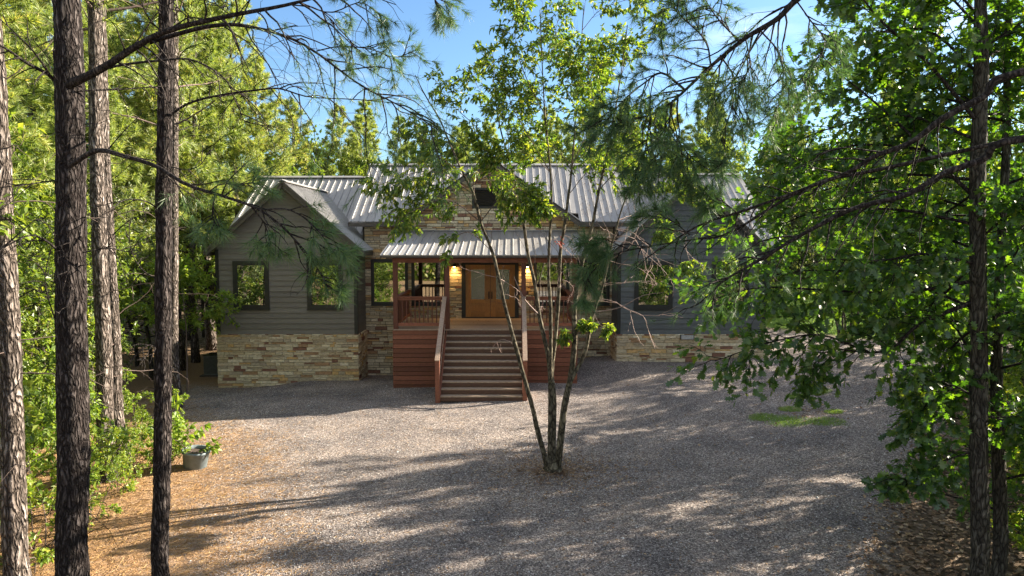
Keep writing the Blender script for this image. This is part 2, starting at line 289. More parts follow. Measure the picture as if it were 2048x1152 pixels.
def sdist(P, poly):     # signed distance, positive inside
    P = P[:, None]; A = poly[None]; B = np.roll(poly, -1, 0)[None]
    ab = B-A; t = np.clip(((P-A)*ab).sum(-1)/(ab**2).sum(-1), 0, 1)
    d = np.sqrt((((A+ab*t[..., None])-P)**2).sum(-1)).min(1)
    x, y = P[..., 0], P[..., 1]; c = ((A[..., 1] > y) != (B[..., 1] > y)) & (x < (B[..., 0]-A[..., 0])*(y-A[..., 1])/(B[..., 1]-A[..., 1]+1e-12)+A[..., 0])
    return np.where(c.sum(1) % 2 == 1, d, -d)
PATCH = [(7.4,18.2,.55),(8.3,17.9,.45),(7.9,19.3,.3),(9.5,21.2,.4),(6.9,18.7,.35),(8.7,20.9,.25),(8.9,18.8,.22)]
def masks(X, Y):
    P = np.stack([X, Y], 1); gr = np.empty(len(P)); la = np.empty(len(P))
    for i in range(0, len(P), 20000):
        gr[i:i+20000] = sdist(P[i:i+20000], DRIVE); la[i:i+20000] = sdist(P[i:i+20000], LAWN)
    g = np.clip(.5+gr/np.where(X < 0, 4.5, 1.3), 0, 1); grass = np.clip(.5+la/.8, 0, 1)
    for (x, y, r) in PATCH: grass = np.maximum(grass, .78*np.clip(1.3-np.hypot((X-x), (Y-y)*1.1)/r*.8, 0, 1))
    dm = np.exp(-((X-.95)**2+(Y-15.1)**2)/1.9); g = g-.40*dm-.33*np.exp(-((X-8.3)**2+(Y-18.8)**2)/.9)
    lit = np.clip((X-1)/3, 0, 1)+dm*1.5; lit = np.maximum(lit, np.clip((Y-32)/6, 0, 1))
    return g, grass, lit
def sheet(name, xs, ys, dz, keep=None):
    X, Y = np.meshgrid(xs, ys); X = X.ravel(); Y = Y.ravel(); nx, ny = len(xs), len(ys)
    Z = gz(X, Y)+dz; i = (np.arange(ny-1)[:, None]*nx+np.arange(nx-1)[None]).ravel(); f = np.stack([i, i+1, i+nx+1, i+nx], 1)
    if keep is not None:
        cx = X[f].mean(1); cy = Y[f].mean(1); f = f[keep(cx, cy)]
        used = np.unique(f); mp_ = -np.ones(len(X), int); mp_[used] = np.arange(len(used)); f = mp_[f]; X, Y, Z = X[used], Y[used], Z[used]
    mb = MB(); mb.add(np.stack([X, Y, Z], 1), f); g, gr, li = masks(X, Y)
    return tag(mb.build(name, M['terrain'], smooth=True, attrs=dict(gravel=g, grass=gr, litter=li)), kind='structure')
fine = np.arange(-45, 60, .5)
sheet('ground', np.concatenate([np.linspace(-320, -50, 20), fine, np.linspace(65, 320, 20)]), np.concatenate([np.linspace(-200, -50, 12), np.arange(-45, 75, .5), np.linspace(80, 420, 24)]), 0)
sheet('driveway', np.arange(-15, 36, .25), np.arange(-13, 38, .25), .010, lambda x, y: np.concatenate([sdist(np.stack([x[i:i+20000], y[i:i+20000]], 1), DRIVE) for i in range(0, len(x), 20000)]) > -1.5)
sheet('lawn', np.arange(9, 61, .5), np.arange(26, 63, .5), .020, lambda x, y: sdist(np.stack([x, y], 1), LAWN) > -.8)

# ------------------------------------------------------------------ house
rng = np.random.default_rng(4)
house = tag(empty('house', (-.9, 27.8, 0)), 'grey single storey cabin with stone base, ribbed metal roofs and a raised front porch', 'house')
def hp(mb, name, mat, smooth=False, parent=None):
    if parent is None:
        o = mb.build(name, mat, house, smooth); o.matrix_parent_inverse = house.matrix_world.inverted(); o.location = (-house.location.x, -house.location.y, 0); o.matrix_parent_inverse.identity()
    else: o = mb.build(name, mat, parent, smooth)
    return o
def stones(mb, O, U, Nn, u0, u1, z0, z1, bounds=None, holes=(), seed=1, hmin=.055, hmax=.15):
    r = random.Random(seed); O = np.array(O, float); U = np.array(U, float); Nn = np.array(Nn, float)
    z = z0; V = []; Fc = []; n = 0
    while z < z1-.02:
        h = min(r.uniform(hmin, hmax), z1-z); a, b = (u0, u1) if bounds is None else bounds(z+h)
        iv = [(a, b)] if b-a > .05 else []
        for (ha, hb, hz0, hz1) in holes:
            if z+h > hz0 and z < hz1:
                nv = []
                for (s, e) in iv:
                    if hb <= s or ha >= e: nv.append((s, e)); continue
                    if ha-s > .03: nv.append((s, ha))
                    if e-hb > .03: nv.append((hb, e))
                iv = nv
        for (s, e) in iv:
            u = s
            while u < e-.02:
                w = r.uniform(.13, .55)*(1.15 if h > .09 else .85)
                if e-u-w < .12: w = e-u
                sub = [(z, z+h)]
                if h > .12 and r.random() < .25: sub = [(z, z+h*.5), (z+h*.5, z+h)]
                for (za, zb) in sub:
                    g = .005; d = r.uniform(.018, .05); i = .008; j = lambda: r.uniform(-.005, .005)
                    c = [(u+g, za+g), (u+w-g, za+g), (u+w-g, zb-g), (u+g, zb-g)]
                    cf = [(u+g+i, za+g+i), (u+w-g-i, za+g+i), (u+w-g-i, zb-g-i), (u+g+i, zb-g-i)]
                    for (a_, b_) in c: V.append(O+U*(a_+j())+np.array([0, 0, b_+j()]))
                    for (a_, b_) in cf: V.append(O+U*(a_+j())+np.array([0, 0, b_+j()])+Nn*(d+j()))
                    Fc += [(n+4, n+5, n+6, n+7), (n, n+1, n+5, n+4), (n+1, n+2, n+6, n+5), (n+2, n+3, n+7, n+6), (n+3, n, n+4, n+7)]; n += 8
                u += w
        z += h
    mb.add(V, Fc)
def lap(mb, O, U, Nn, u0, u1, z0, z1, step=.205, bounds=None):
    O = np.array(O, float); U = np.array(U, float); Nn = np.array(Nn, float); z = z0; Z = np.array([0, 0, 1.])
    while z < z1-.01:
        h = min(step, z1-z); a, b = (u0, u1) if bounds is None else bounds(z)
        a2, b2 = (u0, u1) if bounds is None else bounds(z+h)
        if b2-a2 < .02: m_ = (a+b)/2; a2 = m_-.01; b2 = m_+.01
        if b-a > .05:
            v = [O+U*a+Z*z+Nn*.032, O+U*b+Z*z+Nn*.032, O+U*b2+Z*(z+h)+Nn*.004, O+U*a2+Z*(z+h)+Nn*.004, O+U*a+Z*z, O+U*b+Z*z]
            mb.add(v, [(0, 1, 2, 3), (4, 5, 1, 0)])
        z += h
def roofplane(mb, A, B, C, D, rib=.29, th=.05, first=.12):     # A,B eave left/right, C,D ridge right/left
    A, B, C, D = [np.array(p, float) for p in (A, B, C, D)]
    n = nrm(np.cross(B-A, D-A)); o = -n*th
    mb.add([A, B, C, D, A+o, B+o, C+o, D+o], [(0, 1, 2, 3), (7, 6, 5, 4), (0, 4, 5, 1), (1, 5, 6, 2), (2, 6, 7, 3), (3, 7, 4, 0)])
    w = np.linalg.norm(B-A); t = first
    while t < w-.03:
        p = A+(B-A)*t/w; q = D+(C-D)*t/w; d = nrm(q-p); s = nrm(np.cross(d, n)); hh = .032
        v = []
        for P_ in (p-d*.004, q): v += [P_-s*.02, P_+s*.02, P_+s*.009+n*hh, P_-s*.009+n*hh]
        mb.add(v, [(0, 1, 5, 4), (1, 2, 6, 5), (2, 3, 7, 6), (3, 0, 4, 7), (0, 3, 2, 1)])
        t += rib
# --- wings
WY = 26.25
def wing(x0, x1, cx, apz, sid, rx0, rx1, rz, seed, winx):
    hw = 2.98; tipz = 4.72; pitch = (apz-tipz)/hw; wallh = lambda x: apz-.10-abs(x-cx)*pitch
    sb = 1.53
    body = MB(); pts = [(x0, WY, -1.5), (x1, WY, -1.5), (x1, WY, wallh(x1)), (cx, WY, wallh(cx)), (x0, WY, wallh(x0))]
    body.poly_prism(pts, (0, 9.5, 0)); hp(body, 'wall', M['mortar'])
    def bnd(z):
        d = (apz-.12-z)/pitch; return (max(x0, cx-d), min(x1, cx+d))
    s = MB(); lap(s, (0, WY-.001, 0), (1, 0, 0), (0, -1, 0), x0, x1, sb, apz-.2, bounds=bnd)
    xs, nn = (x1, 1) if cx < 0 else (x0, -1)
    lap(s, (xs+nn*.001, WY, 0), (0, nn, 0), (nn, 0, 0), *((0, 1.55) if nn > 0 else (-1.55, 0)), sb, wallh(xs)-.05)
    xs2, n2 = (x0, -1) if cx < 0 else (x1, 1)
    lap(s, (xs2+n2*.001, WY, 0), (0, 1, 0), (n2, 0, 0), 0, 9.5, sb, wallh(xs2)-.05)
    hp(s, 'siding', sid)
    st = MB(); stones(st, (0, WY-.03, 0), (1, 0, 0), (0, -1, 0), x0-.05, x1+.05, -1.2, sb-.0, seed=seed)
    stones(st, (xs+nn*.03, WY, 0), (0, nn, 0), (nn, 0, 0), *((-.03, 1.55) if nn > 0 else (-1.55, .03)), -1.2, sb, seed=seed+1)
    stones(st, (xs2+n2*.03, WY, 0), (0, -n2 if n2 < 0 else 1, 0), (n2, 0, 0), -.03, 9.5, -1.2, sb, seed=seed+2)
    st.box((x0-.029, WY-.029, -1.4), (x1+.029, WY+9, sb-.02))
    hp(st, 'stone_base', M['stone'])
    for x in (x0, x1):
        cb = MB()
        cb.box((x-.03, WY-.035, sb+.002), (x+.10 if x == x0 else x+.035, WY-.0005, wallh(x)-.1)) if x == x0 else cb.box((x-.10, WY-.035, sb+.002), (x+.03, WY-.0005, wallh(x)-.1))
        cb.box((x-.034 if x == x0 else x+.0235, WY-.034, sb+.002), (x-.0235 if x == x0 else x+.034, WY+.12, wallh(x)-.1))
        hp(cb, 'corner_board', M['trim'])
    y0 = WY-.4; yb = 32.2
    r = MB()
    lx, rx_ = cx-hw, cx+hw
    roofplane(r, (lx, yb, tipz), (lx, y0, tipz), (cx, y0, apz), (cx, yb, apz)); roofplane(r, (rx_, y0, tipz), (rx_, yb if cx < 0 and False else 32.2, tipz), (cx, yb, apz), (cx, y0, apz))
    r.bar((cx-.07, y0-.01, apz+.02), (cx-.07, yb, apz+.02), .19, .03, (-.4, 0, 1)); r.bar((cx+.07, y0-.012, apz+.02), (cx+.07, yb, apz+.02), .19, .03, (.4, 0, 1))
    hp(r, 'roof', M['roof'])
    f = MB()
    for sg in (-1, 1):
        f.bar((cx+sg*.02, y0+.02, apz-.13), (cx+sg*hw, y0+.02, tipz-.13), .04, .18, (0, 0, 1))
        f.bar((cx+sg*.02, y0-.015, apz-.03), (cx+sg*hw, y0-.015, tipz-.03), .03, .07, (0, 0, 1))
        f.bar((cx+sg*(hw-.02), y0+.04, tipz-.12), (cx+sg*(hw-.02), 30, tipz-.12), .03, .15)
    hp(f, 'fascia', M['fascia'])
    so_ = MB()
    for sg in (-1, 1):
        so_.bar((cx+sg*.02, (y0+WY)/2, apz-.10), (cx+sg*hw, (y0+WY)/2, tipz-.10), WY-y0-.05, .02, (0, 0, 1))
    hp(so_, 'soffit', M['trim'])
    for (a, b) in winx: window(a, b, 2.49, 4.33, WY-.03)
    # rear cross roof
    b = MB(); ry = 33.0; ez = 4.73; ey = ry-(rz-ez)/.63
    roofplane(b, (rx0, ey, ez), (rx1, ey, ez), (rx1, ry, rz), (rx0, ry, rz)); roofplane(b, (rx1, ry*2-ey, ez), (rx0, ry*2-ey, ez), (rx0, ry, rz), (rx1, ry, rz))
    b.bar((rx0, ry-.08, rz+.02), (rx1, ry-.08, rz+.02), .2, .03, (0, -.5, 1)); b.bar((rx0, ry+.09, rz+.02), (rx1, ry+.09, rz+.02), .2, .03, (0, .5, 1))
    hp(b, 'roof', M['roof'])
    g = MB(); xa, xb = (rx0+.6, rx1) if cx < 0 else (rx0, rx1-.6)
    g.poly_prism([(xa, ey+.7, 4.6), (xa, ry*2-ey-.7, 4.6), (xa, ry, rz-.15)], (xb-xa, 0, 0)); hp(g, 'gable_wall', sid)
    g = MB(); e = rx0 if cx < 0 else rx1
    for sg in (-1, 1): g.bar((e, ry, rz-.12), (e, ry+sg*(ry-ey), ez-.12), .035, .18, (0, 0, 1))
    hp(g, 'fascia', M['fascia'])
def window(x0, x1, z0, z1, y, mull=None, t=.14):
    f = MB(); p = .045
    f.box((x0, y-p, z0), (x0+t, y, z1)); f.box((x1-t, y-p, z0), (x1, y, z1))
    f.box((x0+t, y-p, z1-t), (x1-t, y, z1)); f.box((x0+t, y-p, z0), (x1-t, y, z0+t))
    f.box((x0-.02, y-p-.03, z0-.03), (x1+.02, y, z0-.001))
    s = .025
    f.box((x0+t, y-p+.02, z0+t), (x0+t+s, y, z1-t)); f.box((x1-t-s, y-p+.02, z0+t), (x1-t, y, z1-t)); f.box((x0+t+s, y-p+.02, z0+t), (x1-t-s, y, z0+t+s)); f.box((x0+t+s, y-p+.02, z1-t-s), (x1-t-s, y, z1-t))
    w = hp(MB(), 'window', M['trim']) if False else None
    fo = hp(f, 'window', M['trim'])
    g = MB(); g.box((x0+t+s, y-.012, z0+t+s), (x1-t-s, y-.004, z1-t-s)); g.build('pane', M['glass'], fo)
    return fo
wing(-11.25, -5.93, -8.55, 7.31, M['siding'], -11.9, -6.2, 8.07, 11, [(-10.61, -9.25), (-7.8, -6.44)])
wing(4.05, 9.66, 6.78, 7.42, M['siding_shade'], 4.4, 10.8, 8.2, 31, [(4.66, 6.12), (7.6, 9.0)])
# --- main block
MY = 27.8; mx0, mx1, my1, = -6.0, 4.25, 35.5
EZ, RZ, RY, EY = 5.85, 8.51, 31.66, 27.3
PI_ = (RZ-EZ)/(RY-EY)
b = MB(); b.poly_prism([(mx0, MY, -1.5), (mx0, my1, -1.5), (mx0, my1, 5.9), (mx0, RY, RZ-.2), (mx0, MY, 5.95)], (mx1-mx0, 0, 0)); hp(b, 'wall', M['mortar'])
gc, gap_, ghw, gez = -.87, 8.36, 3.55, 5.88; gp = (gap_-gez)/ghw
b = MB(); b.poly_prism([(gc-3.3, MY+.001, 5.5), (gc+3.3, MY+.001, 5.5), (gc+3.3, MY+.001, gap_-.12-3.3*gp), (gc, MY+.001, gap_-.12), (gc-3.3, MY+.001, gap_-.12-3.3*gp)], (0, 2, 0)); hp(b, 'gable_wall', M['mortar'])
def mb_b(z):
    if z < 5.85: return (-5.93, 4.05)
    d = (gap_-.12-z)/gp; return (gc-min(d, 3.35), gc+min(d, 3.35))
wins = [(-5.68, -4.19), (-4.05, -2.62), (.88, 2.31), (2.45, 3.94)]
holes = [(a+.05, c-.05, 2.55, 4.28) for a, c in wins]+[(-2.0, .24, 1.9, 4.16), (-1.55, -.25, 6.42, 7.15)]
st = MB(); stones(st, (0, MY, 0), (1, 0, 0), (0, -1, 0), -5.93, 4.05, -1.0, 8.2, mb_b, holes, 77); hp(st, 'stone_wall', M['stone'])
for a, c in wins: window(a, c, 2.5, 4.34, MY-.03, t=.10)
f = MB(); f.box((-1.6, MY-.06, 6.38), (-1.52, MY-.02, 7.2)); f.box((-.28, MY-.06, 6.38), (-.2, MY-.02, 7.2)); f.box((-1.52, MY-.06, 7.12), (-.28, MY-.02, 7.2)); f.box((-1.52, MY-.06, 6.38), (-.28, MY-.02, 6.46))
gv = hp(f, 'gable_vent', M['trim']); f = MB()
for i in range(9): f.bar((-1.51, MY-.035, 6.50+i*.073), (-.29, MY-.035, 6.50+i*.073), .05, .012, (0, -.7, 1))
f.build('louver', M['trim'], gv)
r = MB()
def mpl(xa, xb, ya): roofplane(r, (xa, ya, EZ+(ya-EY)*PI_), (xb, ya, EZ+(ya-EY)*PI_), (xb, RY, RZ), (xa, RY, RZ), first=.1)
mpl(-6.44, gc-ghw+.02, EY); mpl(gc-ghw+.02, gc+ghw-.02, MY+.08); mpl(gc+ghw-.02, 4.69, EY)
roofplane(r, (4.69, 2*RY-EY, EZ), (-6.44, 2*RY-EY, EZ), (-6.44, RY, RZ), (4.69, RY, RZ))
r.bar((-6.45, RY-.08, RZ+.015), (4.7, RY-.08, RZ+.015), .2, .03, (0, -.5, 1)); r.bar((-6.45, RY+.09, RZ+.015), (4.7, RY+.09, RZ+.015), .2, .03, (0, .5, 1))
hp(r, 'roof', M['roof'])
r = MB(); gy = 27.2
roofplane(r, (gc-ghw, 31.6, gez), (gc-ghw, gy, gez), (gc, gy, gap_), (gc, 31.6, gap_)); roofplane(r, (gc+ghw, gy, gez), (gc+ghw, 31.6, gez), (gc, 31.6, gap_), (gc, gy, gap_))
r.bar((gc-.07, gy-.01, gap_+.02), (gc-.07, 31.3, gap_+.02), .19, .03, (-.35, 0, 1)); r.bar((gc+.07, gy-.012, gap_+.02), (gc+.07, 31.3, gap_+.02), .19, .03, (.35, 0, 1))
hp(r, 'gable_roof', M['roof'])
f = MB()
for sg in (-1, 1):
    f.bar((gc+sg*.02, gy+.02, gap_-.14), (gc+sg*ghw, gy+.02, gez-.14), .04, .2); f.bar((gc+sg*.02, gy+.3, gap_-.12), (gc+sg*(ghw-.02), gy+.3, gez-.12), .5, .02)
    e0, e1 = (-6.44, gc-ghw) if sg < 0 else (gc+ghw, 4.69)
    f.box((e0, EY-.01, EZ-.2), (e1, EY+.03, EZ-.055)); f.box((e0+.05, EY+.03, EZ-.19), (e1, MY, EZ-.16))
for x in (-6.44, 4.69):
    for yy in (EY, 2*RY-EY): f.bar((x, RY, RZ-.14), (x, yy, EZ-.14), .035, .17)
hp(f, 'fascia', M['fascia'])
# --- porch
DX0, DX1, DY, DZ = -4.21, 2.30, 24.3, 1.97
b = MB(); y = DY-.03
while y < MY-.05:
    b.box((DX0-.02, y, DZ-.035), (DX1+.02, min(y+.138, MY-.05), DZ)); y += .144
hp(b, 'porch_deck', M['deck'])
b = MB(); b.box((DX0+.03, DY+.05, -.9), (DX1-.03, MY-.04, DZ-.05)); hp(b, 'porch_base', M['mortar'])
SX0, SX1 = -2.30, .34
b = MB(); b2 = MB(); z = DZ-.045; k = 0
while z > -.5:
    z0 = z-.145
    b.box((DX0+.001*(k % 2), DY, z0), (SX0-.08, DY+.03, z)); b2.box((SX1+.08, DY, z0), (DX1-.001*(k % 2), DY+.03, z))
    b.box((DX0-.025, DY+.002, z0), (DX0+.004, MY-.06, z)); b2.box((DX1-.004, DY+.002, z0), (DX1+.025, MY-.06, z))
    z -= .163; k += 1
hp(b, 'skirting', M['cedar']); hp(b2, 'skirting', M['cedar'])
for x in (-4.13, -2.30, .41, 2.21):
    b = MB(); b.box((x-.08, DY+.032, DZ), (x+.08, DY+.19, 4.33)); b.box((x-.1, DY+.012, DZ), (x+.1, DY+.21, DZ+.08)) if False else None
    hp(b, 'post', M['post'])
b = MB(); b.box((DX0, DY+.02, 4.33), (DX1, DY+.20, 4.475)); b.box((DX0, DY+.2, 4.34), (DX0+.12, MY-.05, 4.475)); b.box((DX1-.12, DY+.2, 4.34), (DX1, MY-.05, 4.475)); hp(b, 'beam', M['cedar'])
b = MB(); b.box((DX0-.2, DY-.1, 4.477), (DX1+.2, MY-.05, 4.50)); hp(b, 'porch_ceiling', M['post'])
r = MB(); roofplane(r, (-4.59, 23.98, 4.61), (2.63, 23.98, 4.61), (2.63, MY-.04, 5.47), (-4.59, MY-.04, 5.47), rib=.265, th=.03)
r.bar((-4.59, MY-.06, 5.5), (2.63, MY-.06, 5.5), .1, .02, (0, -.5, 1)); hp(r, 'porch_roof', M['roof'])
f = MB(); f.box((-4.59, 23.985, 4.52), (2.63, 24.01, 4.578)); f.bar((-4.58, 24.0, 4.53), (-4.58, MY-.05, 5.39), .03, .1); f.bar((2.62, 24.0, 4.53), (2.62, MY-.05, 5.39), .03, .1); hp(f, 'fascia', M['fascia'])
def railing(p, q, mat=None):
    p = np.array(p, float); q = np.array(q, float); r = MB()
    zt = np.array([0, 0, 3.065]); zb = np.array([0, 0, 2.13])
    r.bar(p+zt+[0, 0, .045], q+zt+[0, 0, .045], .14, .035); r.bar(p+zt-[0, 0, .022], q+zt-[0, 0, .022], .04, .09); r.bar(p+zb, q+zb, .045, .11)
    o = hp(r, 'railing', M['cedar']); L_ = np.linalg.norm(q-p); n = int(L_/.147); 
    for i in range(1, n):
        c = p+(q-p)*i/n; m_ = MB(); m_.box((c[0]-.018, c[1]-.018, 2.187), (c[0]+.018, c[1]+.018, 2.998)); m_.build('baluster', M['post'], o)
yr = DY+.11
railing((-4.05, yr, 0), (-2.38, yr, 0)); railing((.49, yr, 0), (2.13, yr, 0)); railing((-4.13, yr+.08, 0), (-4.13, MY-.06, 0)); railing((2.21, yr+.08, 0), (2.21, MY-.06, 0))
RUN, RISE = .24, .184
for k in range(1, 11):
    zt = DZ-RISE*k; yb = DY-RUN*(k-1)-.02; t = MB()
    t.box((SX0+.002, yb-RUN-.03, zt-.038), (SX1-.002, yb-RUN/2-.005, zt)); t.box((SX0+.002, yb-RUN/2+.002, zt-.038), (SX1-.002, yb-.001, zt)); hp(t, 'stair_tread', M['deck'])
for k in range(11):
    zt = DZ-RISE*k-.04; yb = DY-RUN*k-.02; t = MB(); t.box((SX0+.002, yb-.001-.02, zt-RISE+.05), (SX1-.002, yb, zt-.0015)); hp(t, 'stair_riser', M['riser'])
for sx in (SX0-.02, SX1+.02):
    s = MB(); s.poly_prism([(sx-.02, DY-.003, DZ-.02), (sx-.02, DY-RUN*10-.06, DZ-RISE*10+.03), (sx-.02, DY-RUN*10-.06, -.35), (sx-.02, DY-.003, -.35)], (.04, 0, 0)); hp(s, 'stringer', M['cedar'])
for x in (-2.39, .42):
    b = MB(); b.box((x-.07, 21.80, -.3), (x+.07, 21.93, 1.28)); hp(b, 'stair_post', M['cedar'])
    b = MB(); b.bar((x, DY+.05, 3.12), (x, 21.78, 1.29), .15, .04); b.bar((x, DY+.04, 3.02), (x, 21.93, 1.20), .04, .10); b.bar((x, DY+.03, 2.13), (x, 21.93, .33), .04, .10)
    o = hp(b, 'handrail', M['cedar_lit'])
    for i in range(1, 15):
        yy = DY-(DY-21.93)*i/15; zz = 2.13-(DY-yy)*.7667; m_ = MB(); m_.box((x-.016, yy-.016, zz+.055), (x+.016, yy+.016, zz+.84)); m_.build('baluster', M['post'], o)
# doors
d = MB(); y = MY-.03
d.box((-2.03, y-.07, DZ+.001), (-1.87, y+.02, 4.19)); d.box((.12, y-.07, DZ+.001), (.27, y+.02, 4.19)); d.box((-1.87, y-.07, 4.13), (.12, y+.02, 4.19)); d.box((-1.87, y-.07, DZ+.001), (.12, y+.02, DZ+.05)); hp(d, 'door_frame', M['trim'])
for (xa, xb, hx) in ((-1.868, -.88, -.93), (-.865, .118, -.81)):
    d = MB(); z0, z1 = DZ+.055, 4.127; gl = (xa+.21, xb-.21, 2.72, 3.95)
    d.box((xa, y-.045, z0), (gl[0], y, z1)); d.box((gl[1], y-.045, z0), (xb, y, z1)); d.box((gl[0]+.0005, y-.044, gl[3]), (gl[1]-.0005, y, z1)); d.box((gl[0]+.0005, y-.044, gl[2]-.12), (gl[1]-.0005, y, gl[2])); d.box((gl[0]+.0005, y-.044, z0), (gl[1]-.0005, y, z0+.2))
    do = hp(d, 'door', M['door'])
    p = MB(); pz0, pz1 = z0+.2, gl[2]-.12
    v0 = (gl[0]+.001, y-.015, pz0+.001); p.box(v0, (gl[1]-.001, y, pz1-.001)); p.box((gl[0]+.06, y-.035, pz0+.06), (gl[1]-.06, y-.015, pz1-.06)); p.build('panel', M['door'], do)
    g = MB(); g.box((gl[0]+.001, y-.025, gl[2]+.001), (gl[1]-.001, y-.01, gl[3]-.001)); g.build('pane', M['dglass'], do)
    g = MB()
    for (a, c) in (((gl[0]-.02, gl[2]-.02), (gl[0]+.012, gl[3]+.02)), ((gl[1]-.012, gl[2]-.02), (gl[1]+.02, gl[3]+.02)), ((gl[0]+.012, gl[3]-.012), (gl[1]-.012, gl[3]+.02)), ((gl[0]+.012, gl[2]-.02), (gl[1]-.012, gl[2]+.012))): g.box((a[0], y-.055, a[1]), (c[0], y-.0455, c[1]))
    g.build('glazing_bead', M['door'], do)
    g = MB(); g.box((hx-.02, y-.055, 2.75), (hx+.02, y-.0455, 3.05)); g.tube([(hx, y-.05, 2.8), (hx, y-.09, 2.82), (hx, y-.09, 3.0), (hx, y-.05, 3.02)], .01, 6); g.build('handle', M['black'], do)
# vent
b = MB(); b.box((5.93+.5, WY-.11, 1.33), (6.96, WY-.03, 1.51)); hp(b, 'vent_surround', M['trim'])
b = MB()
for i in range(4): b.box((6.46, WY-.125, 1.345+i*.04), (6.93, WY-.112, 1.372+i*.04))
hp(b, 'foundation_vent', M['white'])
# wall lamps
for (lx, lab) in ((-2.32, 'small lit black porch lamp on the stone wall left of the double doors'), (.62, 'small lit black porch lamp on the stone wall right of the double doors')):
    e = tag(empty('wall_lamp', (lx, MY-.06, 4.06)), lab, 'wall lamp', 'porch lamps beside the doors')
    h = MB(); h.box((-.05, .0, -.07), (.05, .05, .09)); a = np.linspace(0, 1, 6)
    h.tube([(0, .01, .03), (0, -.06, .06), (0, -.1, .03)], .012, 6); h.tube([(0, -.1, .05), (0, -.1, .04), (0, -.1, -.01)], [.02, .06, .095], 14); h.build('lamp_shade', M['black'], e)
    h = MB(); h.tube([(0, -.1, .02), (0, -.1, -.005), (0, -.1, -.03), (0, -.1, -.04)], [.02, .04, .03, .01], 10); h.build('bulb', M['bulb'], e, True)
    ld = bpy.data.lights.new('lamp_light', 'SPOT'); ld.energy = 11; ld.color = (1, .58, .2); ld.spot_size = math.radians(150); ld.spot_blend = .8; ld.shadow_soft_size = .04
    lo = bpy.data.objects.new('lamp_light', ld); COL.objects.link(lo); lo.parent = e; lo.location = (0, -.11, -.06)
# air conditioner
ac = tag(empty('air_conditioner', (-12.9, 29.9, float(gz(-12.9, 29.9)))), 'dark grey outdoor air conditioning unit beside the left stone corner', 'air conditioner')
b = MB(); b.box((-.55, -.55, -.1), (.55, .55, .06)); b.build('pad', M['mortar'], ac)
b = MB(); b.box((-.42, -.42, .061), (.42, .42, .9)); b.build('cabinet', M['acgrey'], ac)
b = MB()
for i in range(22):
    t = -.4+i*.038
    b.box((t, -.445, .12), (t+.014, -.421, .84)); b.box((.421, t, .12), (.445, t+.014, .84))
b.build('grille', M['acgrey'], ac)
b = MB(); a = np.linspace(0, 2*math.pi, 25)
for R_ in (.1, .2, .3, .38): b.tube(np.stack([R_*np.cos(a), R_*np.sin(a), np.full(25, .93)], 1), .009, 5, False)
for k in range(8): b.bar((0, 0, .93), (.38*math.cos(k*.785), .38*math.sin(k*.785), .93), .01, .01)
b.box((-.44, -.44, .901), (.44, .44, .92)); b.build('fan_guard', M['black'], ac)
# ------------------------------------------------------------------ vegetation tools
def rs(seed): return np.random.default_rng(seed)
def curve(p, d, L, n, wig=.15, droop=0.0, r=None):
    p = np.array(p, float); d = nrm(d); out = [p]; st = L/(n-1)
    for i in range(n-1):
        d = nrm(d+r.normal(0, wig, 3)+np.array([0, 0, -droop])); p = p+d*st; out.append(p)
    return np.array(out)
def spline(P, n):      # Catmull-Rom through P
    P = np.asarray(P, float); Q = np.vstack([2*P[0]-P[1], P, 2*P[-1]-P[-2]]); m = len(P)-1; out = []
    t = np.linspace(0, m, n)
    for x in t:
        i = min(int(x), m-1); u = x-i; a, b, c, d = Q[i:i+4]
        out.append(.5*((2*b)+(-a+c)*u+(2*a-5*b+4*c-d)*u*u+(-a+3*b-3*c+d)*u**3))
    return np.array(out)
def sample(P, t):
    x = np.clip(t, 0, 1)*(len(P)-1); i = min(int(x), len(P)-2); return P[i]+(P[i+1]-P[i])*(x-i), nrm(P[i+1]-P[i])
def kids(P, n, L, r, t0=.25, ang=.9, up=0.0, wig=.2, droop=0., steps=5, taper=.5, plane=None):
    out = []
    for k in range(n):
        t = t0+(1-t0)*((k+r.random())/n); p, d = sample(P, t); q = r.normal(0, 1, 3)
        if plane is not None: q = q*plane
        q = nrm(q-d*np.dot(q, d)); dd = nrm(d*math.cos(ang)+q*math.sin(ang)+np.array([0, 0, up]))
        out.append(curve(p, dd, L*(1-taper*t)*r.uniform(.6, 1.2), steps, wig, droop, r))
    return out
def tubes(mb, paths, r0, r1=.15, k=3):
    for P in paths: mb.tube(P, np.linspace(r0, r0*r1, len(P)), k, False)
LANCE = (np.array([(0, 0, 0), (.5, .38, .10), (0, 1, -.05), (-.5, .38, .10)]), np.array([(0, 1, 2), (0, 2, 3)]))
LANCE2 = (np.array([(0, 0, 0), (.36, .2, .08), (.5, .42, .10), (.26, .75, .02), (0, 1, -.12), (-.26, .75, .02), (-.5, .42, .10), (-.36, .2, .08), (0, .45, -.01)]),
          np.array([(8, 0, 1), (8, 1, 2), (8, 2, 3), (8, 3, 4), (8, 4, 5), (8, 5, 6), (8, 6, 7), (8, 7, 0)]))
_o = [(.03, 0), (.14, .18), (.40, .26), (.17, .38), (.52, .55), (.24, .62), (.42, .86), (.14, .84), (0, 1)]
_o = _o+[(-x, y) for x, y in _o[-2::-1]]
OAK = (np.array([(x, y, .10*abs(x)-.12*y*y) for x, y in _o]+[(0, .5, -.02)]), np.array([(len(_o), i, (i+1) % len(_o)) for i in range(len(_o))]))
